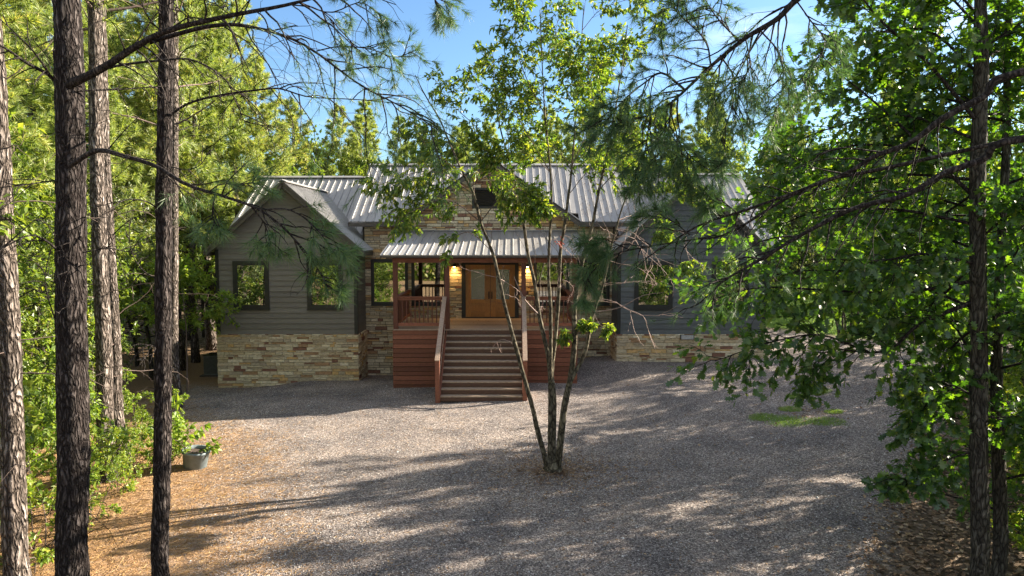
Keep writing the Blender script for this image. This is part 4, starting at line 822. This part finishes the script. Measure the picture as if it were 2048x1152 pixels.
# ------------------------------------------------------------------ oak and pine on the right
tr = MB(); br = MB(); cr = MB(); r = rs(8)
g0 = float(gz(6.1, 9))-.2
T = spline([(6.1, 9, g0), at(1958, 1152, 9), at(1957, 900, 9), at(1958, 700, 9), at(1955, 400, 9), at(1962, 150, 9), at(1968, -100, 9.1), (6.4, 9.2, 12)], 150)
bark_tube(tr, T, np.interp(np.arange(150), [0, 20, 110, 149], [.15, .115, .085, .03]), 16, .008, 4)
OL = [([(1955, 526, 9), (1875, 515, 8.9), (1838, 508, 8.8), (1760, 521, 8.7), (1646, 518, 8.6)], .03, 1), ([(1955, 600, 9), (1880, 630, 9.1), (1826, 658, 9.2), (1790, 693, 9.3), (1740, 706, 9.3), (1660, 700, 9.4), (1590, 750, 9.5)], .032, 1.2),
 ([(1740, 706, 9.3), (1640, 670, 9.4), (1540, 685, 9.6), (1430, 722, 9.7)], .014, 1.1), ([(1956, 400, 9), (1880, 330, 9.2), (1800, 250, 9.4), (1720, 180, 9.6), (1640, 120, 9.8)], .03, 1.1),
 ([(1960, 250, 9), (1850, 120, 8.8), (1760, 40, 8.6), (1700, -40, 8.5)], .028, 1), ([(1957, 800, 9), (1900, 770, 9.2), (1860, 800, 9.3), (1820, 860, 9.4)], .016, .8),
 ([(1957, 900, 9), (1880, 925, 9.1), (1840, 955, 9.1), (1775, 958, 9.1)], .013, .55), ([(1964, 100, 9), (2020, 60, 9.2), (2090, 20, 9.4)], .02, 1),
 ([(1957, 560, 9), (1800, 585, 9.4), (1650, 580, 9.7), (1520, 575, 10), (1420, 600, 10.2)], .026, 1.2), ([(1956, 330, 9), (1850, 300, 9.4), (1720, 290, 9.7), (1600, 320, 10), (1545, 350, 10.1)], .024, 1.1),
 ([(1956, 450, 9), (1800, 420, 9.5), (1650, 420, 9.9), (1560, 450, 10.2)], .024, 1.1), ([(1958, 700, 9), (2010, 660, 8.9), (2070, 640, 8.7)], .02, 1), ([(1956, 480, 9), (2020, 430, 8.8), (2090, 400, 8.6)], .02, 1),
 ([(1962, 200, 9), (1900, 200, 9.5), (1840, 160, 10), (1780, 120, 10.4)], .02, 1), ([(1957, 830, 9), (2010, 840, 8.9), (2060, 850, 8.8)], .015, .9), ([(1957, 650, 9), (1900, 700, 9.8), (1880, 760, 10.2), (1850, 790, 10.4)], .018, .9),
 ([(1956, 380, 9), (1900, 420, 9.6), (1820, 470, 10), (1740, 560, 10.2)], .02, 1), ([(1967, 0, 9.1), (1900, -60, 9.3), (1800, -120, 9.5)], .02, 1), ([(1956, 520, 9), (1860, 610, 9.8), (1790, 620, 10.3), (1700, 580, 10.6)], .02, 1), ([(1962, 180, 9), (2040, 150, 9.6), (2100, 120, 10)], .02, 1),
 ([(1964, 40, 9.1), (1900, -20, 10), (1820, 0, 10.6), (1700, 20, 11.2)], .02, 1.3), ([(1962, 120, 9), (2010, 100, 10), (2060, 120, 11)], .02, 1.3), ([(1960, 230, 9), (2010, 230, 9.8), (2070, 260, 10.6)], .02, 1.3), ([(1961, 220, 9), (1900, 180, 10), (1800, 180, 11), (1720, 200, 11.8)], .02, 1.3),
 ([(1956, 360, 9), (1800, 350, 9.8), (1650, 380, 10.6), (1530, 420, 11), (1470, 470, 11.2)], .022, 1.2), ([(1956, 280, 9), (1800, 230, 9.6), (1650, 260, 10.3), (1560, 300, 10.8)], .022, 1.2), ([(1960, 150, 9), (1850, 60, 9.6), (1720, 80, 10.2), (1640, 140, 10.6)], .022, 1.2),
 ([(1957, 620, 9), (1800, 560, 10), (1650, 540, 10.6), (1520, 555, 11), (1410, 585, 11.2)], .02, 1.1), ([(1957, 420, 9), (1850, 390, 10), (1750, 360, 10.8), (1640, 340, 11.4)], .02, 1.3), ([(1962, 60, 9), (1880, -20, 9.6), (1760, -60, 10)], .02, 1.2), ([(1956, 500, 9), (1860, 470, 10), (1760, 480, 10.8), (1660, 500, 11.4)], .02, 1.3), ([(1957, 740, 9), (1900, 640, 10), (1840, 620, 11), (1800, 640, 11.6)], .02, 1.2)]
for i, (pts, w, sc) in enumerate(OL):
    P = spline([at(*p) for p in pts], 16); br.tube(P, np.linspace(w, .006, 16), 7, False)
    K = kids(P, 22, .68*sc, r, .10, .9, .05, .18, .06, 6, .2); tubes(br, K, .007, .4, 4); K2 = []
    for Q in K: K2 += kids(Q, 5, .32*sc, r, .15, .8, 0, .2, .08, 4, .3)
    tubes(br, K2, .0035, .5, 3); Pq, Dq = along(K+K2, 5, r, .3); leaves(cr, Pq, Dq, .13, .10, r, OAK, .35, .6)
for i in range(16):
    z = r.uniform(8.5, 12); k = int(np.argmin(abs(T[:, 2]-z))); a = i*2.4; P = curve(T[k], (math.cos(a), math.sin(a), .5), 2.2, 7, .1, 0, r); br.tube(P, np.linspace(.025, .006, 7), 5, False)
    K = kids(P, 9, .8, r, .15, .85, .1, .18, .03, 5); tubes(br, K, .006); Pq, Dq = along(K, 12, r, .1); Pq = Pq+r.normal(0, .1, Pq.shape); leaves(cr, Pq, Dq, .15, .11, r, OAK)
tag(finish('oak_tree', tr, br, cr, M['oakbark'], M['limb'], M['oak']), 'dark slender oak at right with lobed leaves and a low limb reaching across the drive', 'tree')
# second trunk
tr = MB(); br = MB(); cr = MB(); r = rs(9)
T = spline([(6.9, 9.8, g0), at(2000, 1120, 9.8), at(1996, 900, 9.8), at(1993, 720, 9.8), at(2000, 560, 9.8), at(2012, 300, 9.9), at(2020, 0, 10), (7.4, 10.2, 10.5)], 110)
bark_tube(tr, T, np.linspace(.11, .03, 110), 14, .008, 7)
for i in range(24):
    k = int(20+i*3.6); a = i*2.4+.6; L_ = 1.5*(.6+.5*math.sin(i*.14)); P = curve(T[k], (math.cos(a), math.sin(a)+.3, .35), L_, 8, .1, .02, r); br.tube(P, np.linspace(.022, .005, 8), 5, False)
    K = kids(P, 8, .7, r, .15, .85, .05, .18, .05, 5); tubes(br, K, .006); K2 = []
    for Q in K: K2 += kids(Q, 3, .35, r, .2, .8)
    Pq, Dq = along(K+K2, 5, r, .2); leaves(cr, Pq, Dq, .13, .10, r, OAK)
tag(finish('oak_tree', tr, br, cr, M['oakbark'], M['limb'], M['oak']), 'second thin dark oak trunk right behind the slender oak at the right edge', 'tree')
# near pine whose limbs sweep in from the right
tr = MB(); br = []; cr = MB(); r = rs(10)
T = spline([(6.9, 6.2, float(gz(6.9, 6.2))-.2), (6.9, 6.2, 4), (7.0, 6.3, 9), (7.1, 6.3, 16)], 120); bark_tube(tr, T, np.linspace(.19, .05, 120), 18, .014, 2)
def Tz(z): return T[int(np.argmin(abs(T[:, 2]-z)))]
def toT(z, pts): return spline([Tz(z)]+[at(*p) for p in pts], 40)
P1 = toT(9.4, [(1800, -150, 6.4), (1660, -50, 6.6), (1592, 0, 6.7), (1554, 38, 6.8), (1491, 76, 6.9), (1422, 132, 7.0), (1363, 187, 7.1), (1320, 225, 7.2)])
pine_limb(br, cr, P1, .045, 51, 24, .95, (.35, 1), False, .10, 3, .12, .0046, 12, .35)
for q, w, sd, nn in (([(1370, 180, 7.1), (1325, 146, 7.1), (1290, 165, 7.1), (1248, 200, 7.1), (1215, 240, 7.1)], .014, 52, 26), ([(1342, 205, 7.2), (1300, 230, 7.2), (1250, 240, 7.2), (1205, 245, 7.2)], .012, 53, 26),
    ([(1345, 200, 7.1), (1338, 250, 7.1), (1330, 300, 7.1), (1310, 350, 7.1)], .010, 54, 16), ([(1422, 132, 7), (1410, 80, 7), (1360, 30, 7), (1340, 0, 7)], .010, 55, 14), ([(1480, 85, 6.9), (1430, 30, 6.9), (1400, -20, 6.9)], .010, 56, 14),
    ([(1440, 110, 7), (1470, 160, 7), (1465, 210, 7.0), (1440, 290, 7.1)], .010, 57, 14), ([(1520, 60, 6.9), (1560, 110, 6.9), (1565, 180, 6.9), (1545, 240, 6.9)], .009, 58, 12), ([(1592, 0, 6.7), (1620, 40, 6.7), (1650, 90, 6.7), (1600, 160, 6.7)], .008, 59, 10),
    ([(1338, 250, 7.1), (1370, 300, 7.1), (1400, 330, 7.1)], .008, 60, 16), ([(1300, 232, 7.2), (1290, 300, 7.2), (1270, 345, 7.2)], .008, 61, 14), ([(1491, 76, 6.9), (1500, 130, 6.9), (1480, 170, 6.9)], .007, 62, 12)):
    pine_limb(br, cr, pxpath(q, 16), w, sd, 13, .5, (.15, 1), False, .08, 2, .13, .0048, nn, .15)
P2 = toT(6.9, [(2048, 143, 6.5), (1969, 193, 6.6), (1890, 234, 6.7), (1823, 284, 6.8), (1750, 312, 6.9), (1698, 344, 7.0), (1630, 370, 7.1), (1500, 417, 7.2), (1400, 450, 7.3), (1320, 500, 7.4)])
pine_limb(br, cr, P2, .04, 63, 22, .7, (.8, 1), False, .12, 2, .14, .0034, 14, .3)
P3 = toT(6.2, [(2048, 276, 6.2), (1969, 318, 6.3), (1890, 346, 6.4), (1812, 390, 6.5), (1708, 417, 6.6), (1604, 469, 6.7), (1524, 517, 6.8), (1450, 560, 6.9), (1420, 590, 6.9)])
pine_limb(br, cr, P3, .04, 64, 24, .75, (.75, 1), False, .12, 2, .12, .003, 8, .3)
P4 = toT(6.6, [(1800, 330, 7.5), (1660, 358, 7.6), (1569, 399, 7.7), (1456, 467, 7.8), (1380, 480, 7.9), (1260, 500, 8.0), (1200, 520, 8.0)])
pine_limb(br, cr, P4, .024, 65, 12, .5, (.8, 1), False, .10, 2, .15, .0034, 16, .3)
for q, sd in (([(1300, 495, 7.9), (1240, 490, 8), (1190, 520, 8), (1165, 560, 8)], 66), ([(1260, 500, 8), (1210, 480, 8), (1180, 490, 8)], 67), ([(1380, 470, 7.8), (1340, 440, 7.8), (1290, 430, 7.8)], 68), ([(1480, 430, 7.2), (1440, 400, 7.2), (1400, 390, 7.2)], 69), ([(1230, 500, 8), (1180, 550, 8), (1165, 600, 8)], 70)):
    pine_limb(br, cr, pxpath(q, 12), .007, sd, 7, .25, (0, 1), False, .04, 1, .17, .0055, 20, .2)
crown_above(br, cr, T, 10.5, 15.8, 3.4, 12)
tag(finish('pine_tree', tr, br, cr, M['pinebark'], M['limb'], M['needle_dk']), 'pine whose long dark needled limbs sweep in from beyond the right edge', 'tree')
# needle sprig at the top edge
# ------------------------------------------------------------------ woodland
PB = [pine(17, .28, 3.3, 101, 74, 8, 11, .30, .034, kd=7), pine(15, .20, 3.4, 102, 70, 8, 11, .30, .034, kd=7), pine(19, .33, 3.1, 103, 74, 8, 11, .30, .034, kd=7)]
PF = [pine(13, .10, 3.3, 111, 74, 8, 9, .30, .05), pine(12, .08, 2.8, 112, 70, 8, 9, .30, .05), pine(14.5, .15, 3.0, 113, 74, 8, 9, .30, .05)]
BL = [broad('broadleaf_tree', 9, 2.6, 121, 26, 7, 5, 7, .16, .095), broad('broadleaf_tree', 7.5, 2.4, 122, 24, 7, 5, 7, .14, .085, .12), broad('broadleaf_tree', 8.5, 2.6, 123, 26, 7, 5, 7, .16, .075, .15, 'leafgy')]
BF = [broad('broadleaf_tree', 11, 3.4, 131, 28, 8, 6, 6, .20, .13, .1), broad('broadleaf_tree', 10, 3.4, 132, 28, 8, 6, 6, .19, .12, .1, 'leafgy')]
SH = [broad('shrub', 2.4, 1.1, 141, 20, 5, 4, 6, .11, .06, .1, 'bright', 4, LANCE, 'twig', .02), broad('shrub', 1.8, 1.0, 142, 20, 5, 4, 6, .10, .055, .1, 'bright', 5, LANCE, 'twig', .016), broad('shrub', 3.4, 1.2, 143, 24, 5, 5, 6, .11, .06, .15, 'bright', 3, LANCE, 'twig', .025)]
OB = [broad('oak_tree', 10, 3.2, 151, 30, 8, 5, 6, .18, .14, .1, 'oak', 1, OAK, 'oakbark', .12), broad('oak_tree', 8, 2.8, 152, 28, 8, 5, 6, .16, .13, .08, 'oak', 1, OAK, 'oakbark', .09)]
ch = {}
inhouse = lambda x, y: -14 < x < 13 and 21 < y < 41
left = place(PB, [(q[0], q[1], .62*q[2]) if q[0]/q[1] > -.365 and q[1] > 30 else q for q in [(-14.9, 32.2, 1.12), (-15.6, 35.5, 1.2), (-16.2, 32, 1.2), (-13.6, 34.2, 1.0), (-18.5, 39, 1.25),(-15.5, 20, .95), (-18, 25, 1.05), (-14.8, 30.5, .9), (-21, 30, 1.1), (-17.5, 36, 1.0), (-13.5, 40, .95), (-24, 36, 1.1), (-11.5, 45, .95), (-19, 44, 1.1), (-28, 27, 1.1), (-26, 45, 1.2), (-15.5, 50, 1.1), (-12.5, 12.5, .9), (-15, 8, 1.0), (-33, 38, 1.2), (-16, 26.5, .95), (-12.6, 34.5, .85), (-20, 21, 1.05), (-23, 31, 1.15), (-17, 47, 1.1), (-13.8, 49, 1.0), (-22, 40, 1.15), (-13.5, 17.5, .9), (-30, 33, 1.3), (-10.2, 49, .9), (-28, 40, 1.3), (-19.5, 33.5, 1.1)]], 1)
ordlabels(left, 'tall sunlit woodland pine left of the cabin, {} from the left', 'tall pines left of the cabin', 'tree')
back = place(PF, [(-15, 48, 1.12), (-12.4, 50, 1.0), (-10.2, 48, 1.02), (-8.2, 51, 1.12), (-6.0, 47, .92), (-3.8, 52, 1.05), (-1.6, 48, .95), (1.0, 52, 1.02), (3.5, 48, .95), (6, 51, 1.05), (8.5, 47, .98), (11.2, 49, 1.05), (14.5, 50, 1.1), (-12, 57, 1.1), (-3.8, 60, 1.1), (3.5, 61, 1.1), (10, 60, 1.1), (17, 60, 1.2), (21, 52, 1.1), (25, 47, 1.1), (30, 55, 1.3), (-8, 63, 1.15), (24, 63, 1.3), (35, 46, 1.2)], 2)
ordlabels(back, 'green pine rising behind the cabin roof, {} from the left', 'pines behind the cabin', 'tree')
bl = place(BL, [(-9.8, 10.6, .9), (-11.5, 14.5, .95), (-13.6, 20.2, .8), (-13.5, 17, 1.0), (-13.5, 22.5, .9), (-16, 13, 1.1), (-17, 17, 1.1), (-15.5, 25.5, 1.0), (-19.5, 21, 1.1), (-13.8, 35.5, .8), (-17, 31, .9), (-20, 26, 1.1), (-22, 18, 1.2), (-9.2, 8.2, .75), (-13, 10, 1.0), (-18, 40, 1.0), (-14.5, 43, .9), (-23, 23, 1.2), (-25, 31, 1.2), (-11, 42.5, .8), (-16.5, 22, 1.1), (-15, 28.3, .95), (-18.5, 36, 1.1), (-12.6, 38.5, .85), (-21, 29, 1.2), (-12, 8.5, 1.0)], 3)
ordlabels(bl, 'leafy understorey tree in the woods left of the cabin, {} from the left', 'understorey trees left of the cabin', 'tree')
bf = place(BF, [(-10.5, 47.5, 1.0), (-7.2, 45.5, .9), (-4.2, 46.5, .82), (-1.4, 45, .8), (1.4, 46, .85), (4.2, 45, .8), (7.0, 46, .9), (9.8, 44.5, .88), (13, 44, .98), (-13, 43, .95), (16, 43, 1.0), (19, 46, 1.0), (24.5, 41, 1.0), (30, 42, 1.1), (-15, 46, 1.0), (-22, 49, 1.1), (36, 37, 1.2), (41, 47, 1.3), (-30, 50, 1.2)], 4)
ordlabels(bf, 'mixed broadleaf tree behind the cabin and lawn, {} from the left', 'broadleaf trees behind the cabin', 'tree')
orr = place(OB, [(11.5, 12.8, .85), (9.3, 8.5, .8), (10.6, 10.6, .8), (22, 27, 1.1), (13.9, 18.2, .85), (18.3, 21.2, 1.15), (21.5, 22.3, 1.2), (17, 47, .9), (22, 45, 1.0), (27, 42, 1.1), (14.5, 15.5, 1.0), (15.8, 20.5, .9), (19.5, 18, 1.1), (24, 22, 1.15), (20, 24.5, .75), (12.5, 8, 1.0), (28, 31, 1.1)], 5)
ordlabels(orr, 'dark lobed leaf oak on the right side of the drive, {} from the left', 'oaks right of the drive', 'tree')
ms = broad('clump_tree', 6.5, 2.2, 161, 24, 5, 4, 6, .14, .09, .25, 'oak', 7, LANCE, 'oakbark', .1)
ms.location = (13.74, 28.2, float(gz(13.74, 28.2))); tag(ms, 'clump of thin dark stems with leafy top between the drive and the lawn', 'tree')
sh = place(SH, [(-7.9, 12.6, .6), (-8.2, 14.0, .6), (-8.7, 16.4, .5), (-9.9, 16.2, .55), (-7.9, 11.2, 1.0), (-9.0, 12.8, 1.1), (-10.5, 14.0, 1.1), (-8.6, 9.4, 1.1), (-11.3, 18.4, .6), (-12.9, 20.6, .7), (-10.2, 11.6, 1.2), (-11.8, 16.6, 1.2), (-13.2, 19, 1.1), (-7.9, 15.3, .5), (-14.5, 22, 1.0), (-9.9, 17.6, .5)], 6)
ordlabels(sh, 'bright yellow green shrub at the wood edge on the left, {} from the left', 'shrubs along the left wood edge', 'shrub')
# grown out by the house corner
bs = broad('shrub', 4.6, 1.7, 171, 22, 6, 4, 8, .15, .065, .5, 'bright', 1, LANCE2, 'twig', .04); bs.location = (-12.1, 25.3, float(gz(-12.1, 25.3))); tag(bs, 'glowing yellow green shrub leaning against the left corner of the cabin', 'shrub')
s2 = place([SH[1], SH[0]], [(8.6, 10.7, .9), (9.4, 12.2, 1.0), (10.4, 13.4, .9), (8.9, 9.4, 1.1), (12.3, 15.8, .9), (13.4, 17.4, 1.0)], 7)
ordlabels(s2, 'low leafy shrub at the right edge of the gravel, {} from the left', 'shrubs along the right edge of the gravel', 'shrub')
# trees behind the camera, seen only mirrored in the window panes
bh = place(BL, [(-14, -16, .8), (-6, -18, .7), (-1, -17, .75), (4, -19, .7), (9, -17, .75), (14, -18, .8), (-20, -9, .9), (19, -8, .8), (-25, -14, .9)], 8)
ordlabels(bh, 'tree beyond the drive mirrored in the cabin windows, {} from the left', 'trees mirrored in the windows', 'tree')
# distant wood as one mass
r = rs(20); mbw = MB(); n = 300000; a = r.uniform(-1.3, 1.3, n); R_ = r.uniform(60, 84, n); X = R_*np.sin(a)*1.3; Y = R_*np.cos(a)+4
top = 12+2.6*np.sin(X*.21)+1.8*np.sin(X*.57+1)+1.2*np.sin(X*1.3)+r.normal(0, .8, n); Z = gz(X, Y)+r.random(n)**1.15*top
leaves(mbw, np.stack([X, Y, Z], 1), r.normal(0, 1, (n, 3)), .52, .32, r)
tag(mbw.build('distant_woods', M['wood']), 'dense green wood closing the view far behind the cabin', 'woods', kind='stuff')

mbw = MB(); n = 50000; X = r.uniform(-60, 60, n); Y = r.uniform(-40, -28, n); Z = gz(X, Y)+r.random(n)**1.1*(8+2*np.sin(X*.3)+r.normal(0, 1, n)); leaves(mbw, np.stack([X, Y, Z], 1), r.normal(0, 1, (n, 3)), .6, .4, r)
tag(mbw.build('woods_beyond_drive', M['leaf']), 'green wood across the drive seen mirrored in the cabin windows', 'woods', kind='stuff')

# ------------------------------------------------------------------ plant pot
e = tag(empty('plant_pot', (-7.3, 15.56, float(gz(-7.3, 15.56))+.012)), 'tilted blue grey round planter on pine needles at the left edge of the gravel', 'planter'); e.rotation_euler = (.05, .12, 0)
b = MB(); a = [(.22, 0), (.25, .02), (.29, .36), (.31, .37), (.31, .42), (.28, .42), (.27, .34)]; P = np.array([(0, 0, z) for _, z in a], float); P[:, 2] += np.arange(len(a))*1e-5
T24 = np.arange(24)*math.pi/12; V = np.array([[(q*math.cos(t), q*math.sin(t), z) for t in T24] for q, z in a]).reshape(-1, 3)
i = np.arange(len(a)-1)[:, None]*24; j = np.arange(24)[None]; j2 = (j+1) % 24; b.add(V, np.stack([i+j, i+j2, i+24+j2, i+24+j], -1).reshape(-1, 4)); b.build('pot', M['pot'], e, True)
b = MB(); b.tube([(0, 0, .3), (0, 0, .345)], [.265, .265], 24); b.build('soil', M['soil'], e)
tr = MB(); cr = MB(); r = rs(31)
e2 = tag(empty('potted_plant', (-7.3, 15.56, float(gz(-7.3, 15.56))+.34)), 'straggly bright broad leaved plant leaning left out of the planter', 'plant'); K = []
for i in range(11): K.append(curve((r.normal(0, .06), r.normal(0, .06), 0), (-.7+r.normal(0, .6), r.normal(0, .4), .9), r.uniform(.7, 1.35), 8, .12, .10, r))
K += [curve((0, 0, 0), (.9, -.1, .7), .6, 8, .1, .05, r)]
K2 = []
for Q in K: K2 += kids(Q, 3, .3, r, .3, .7)
tubes(tr, K+K2, .006, .4, 4); Pq, Dq = along(K+K2, 9, r, .15); leaves(cr, Pq, Dq, .15, .10, r, LANCE2, .5); tr.build('stem', M['twig'], e2, True); cr.build('foliage', M['bright'], e2)
# ------------------------------------------------------------------ loose cover on the ground
r = rs(40)
def ground_pts(n, x0, x1, y0, y1, cond):
    X = r.uniform(x0, x1, n); Y = y0+(y1-y0)*r.random(n)**1.3; g, gs, li = masks(X, Y); k = cond(g+r.normal(0, .12, n), gs, X, Y); return X[k], Y[k]
outh = lambda X, Y: ~((X > -11.3) & (X < 9.8) & (Y > 26.2)) & ~((X > -4.3) & (X < 2.4) & (Y > 24.2)) & ~((X > -2.4) & (X < .5) & (Y > 21.8))
X, Y = ground_pts(170000, -11, 13, 8.5, 27, lambda g, gs, X, Y: (g > .5) & outh(X, Y)); n = len(X); mb = MB(); s = r.uniform(.006, .014, (n, 1, 1))*(1+1.0*(r.random((n, 1, 1)) > .985))
O8 = np.array([(1, 0, 0), (0, 1, 0), (-1, 0, 0), (0, -1, 0), (0, 0, .65), (0, 0, -.5)], float); V = (O8[None]*(1+r.normal(0, .25, (n, 6, 1))))*s; V[:, :, :2] *= r.uniform(.7, 1.3, (n, 1, 2)); V += np.stack([X, Y, gz(X, Y)+.016], 1)[:, None]
mb.add(V.reshape(-1, 3), (np.array([(0, 1, 4), (1, 2, 4), (2, 3, 4), (3, 0, 4)])[None]+np.arange(n)[:, None, None]*6).reshape(-1, 3)); tag(mb.build('gravel', M['pebble']), 'loose grey and pinkish gravel covering the drive', 'gravel', kind='stuff')
X, Y = ground_pts(140000, -14, -1, 8, 24, lambda g, gs, X, Y: (g < .80) & outh(X, Y)); n = len(X); mb = MB(); a = r.uniform(0, 6.28, n); z = gz(X, Y)+.014
needles(mb, np.stack([X, Y, z], 1), np.stack([np.cos(a), np.sin(a), r.uniform(0, .25, n)], 1), 1, .17, .006, r, .1); tag(mb.build('pine_straw', M['straw']), 'orange brown pine straw covering the ground at left', 'pine straw', kind='stuff')
mb = MB(); X, Y = ground_pts(9000, -11, 13, 8.5, 27, lambda g, gs, X, Y: outh(X, Y)); P = np.stack([X, Y, gz(X, Y)+.022], 1); leaves(mb, P, np.stack([np.cos(X*99), np.sin(X*99), 0*X+.1], 1), .06, .03, r, LANCE, 0, .2, 3)
X, Y = ground_pts(16000, 3.5, 14, 7.5, 24, lambda g, gs, X, Y: g < .75); P = np.stack([X, Y, gz(X, Y)+.025], 1); leaves(mb, P, np.stack([np.cos(X*99), np.sin(X*99), 0*X+.1], 1), .10, .06, r, LANCE, 0, .3, 2)
a = r.uniform(0, 6.28, 2600); q = np.abs(r.normal(0, .95, 2600)); X = .95+1.3*q*np.cos(a); Y = 15.1+1.2*q*np.sin(a); P = np.stack([X, Y, gz(X, Y)+.025], 1); leaves(mb, P, np.stack([np.cos(a), np.sin(a), 0*X+.1], 1), .07, .035, r, LANCE, 0, .3, 2)
for (n_, x0, x1, y0, y1, zf) in ((90, -4.5, 2.6, 24.1, 27.6, lambda x, y: 4.645+(y-23.98)*.2263), (140, -6.3, -4.6, 27.5, 31.4, lambda x, y: 5.885+(y-27.3)*.61), (160, 2.8, 4.5, 27.5, 31.4, lambda x, y: 5.885+(y-27.3)*.61), (60, -4.0, 2.1, 24.3, 27.2, lambda x, y: 1.985+0*x)):
    X = r.uniform(x0, x1, n_); Y = r.uniform(y0, y1, n_); P = np.stack([X, Y, zf(X, Y)], 1); leaves(mb, P, np.stack([np.cos(X*99), np.sin(X*99), 0*X], 1), .08, .04, r, LANCE, 0, .2, 3)
tag(mb.build('leaf_litter', M['dry']), 'dry brown fallen leaves scattered over the drive, its right edge and the roofs', 'fallen leaves', kind='stuff')
mb = MB(); X = r.uniform(9.5, 50, 90000); Y = r.uniform(29.5, 50, 90000); k = (sdist(np.stack([X, Y], 1), LAWN) > .1); X, Y = X[k], Y[k]; P = np.stack([X, Y, gz(X, Y)+.02], 1); needles(mb, P, np.stack([0*X, 0*X, 0*X+1.], 1), 1, .14, .022, r, .4)
for (x, y, q) in PATCH:
    a = r.uniform(0, 6.28, 700); d = q*np.sqrt(r.random(700))*1.1; X = x+d*np.cos(a); Y = y+d*np.sin(a)*.9; P = np.stack([X, Y, gz(X, Y)+.015], 1); needles(mb, P, np.stack([0*X, 0*X, 0*X+1.], 1), 1, .07, .010, r, .6)
tag(mb.build('grass', M['grass']), 'bright green grass of the lawn at right and small tufts in the gravel', 'grass', kind='stuff')
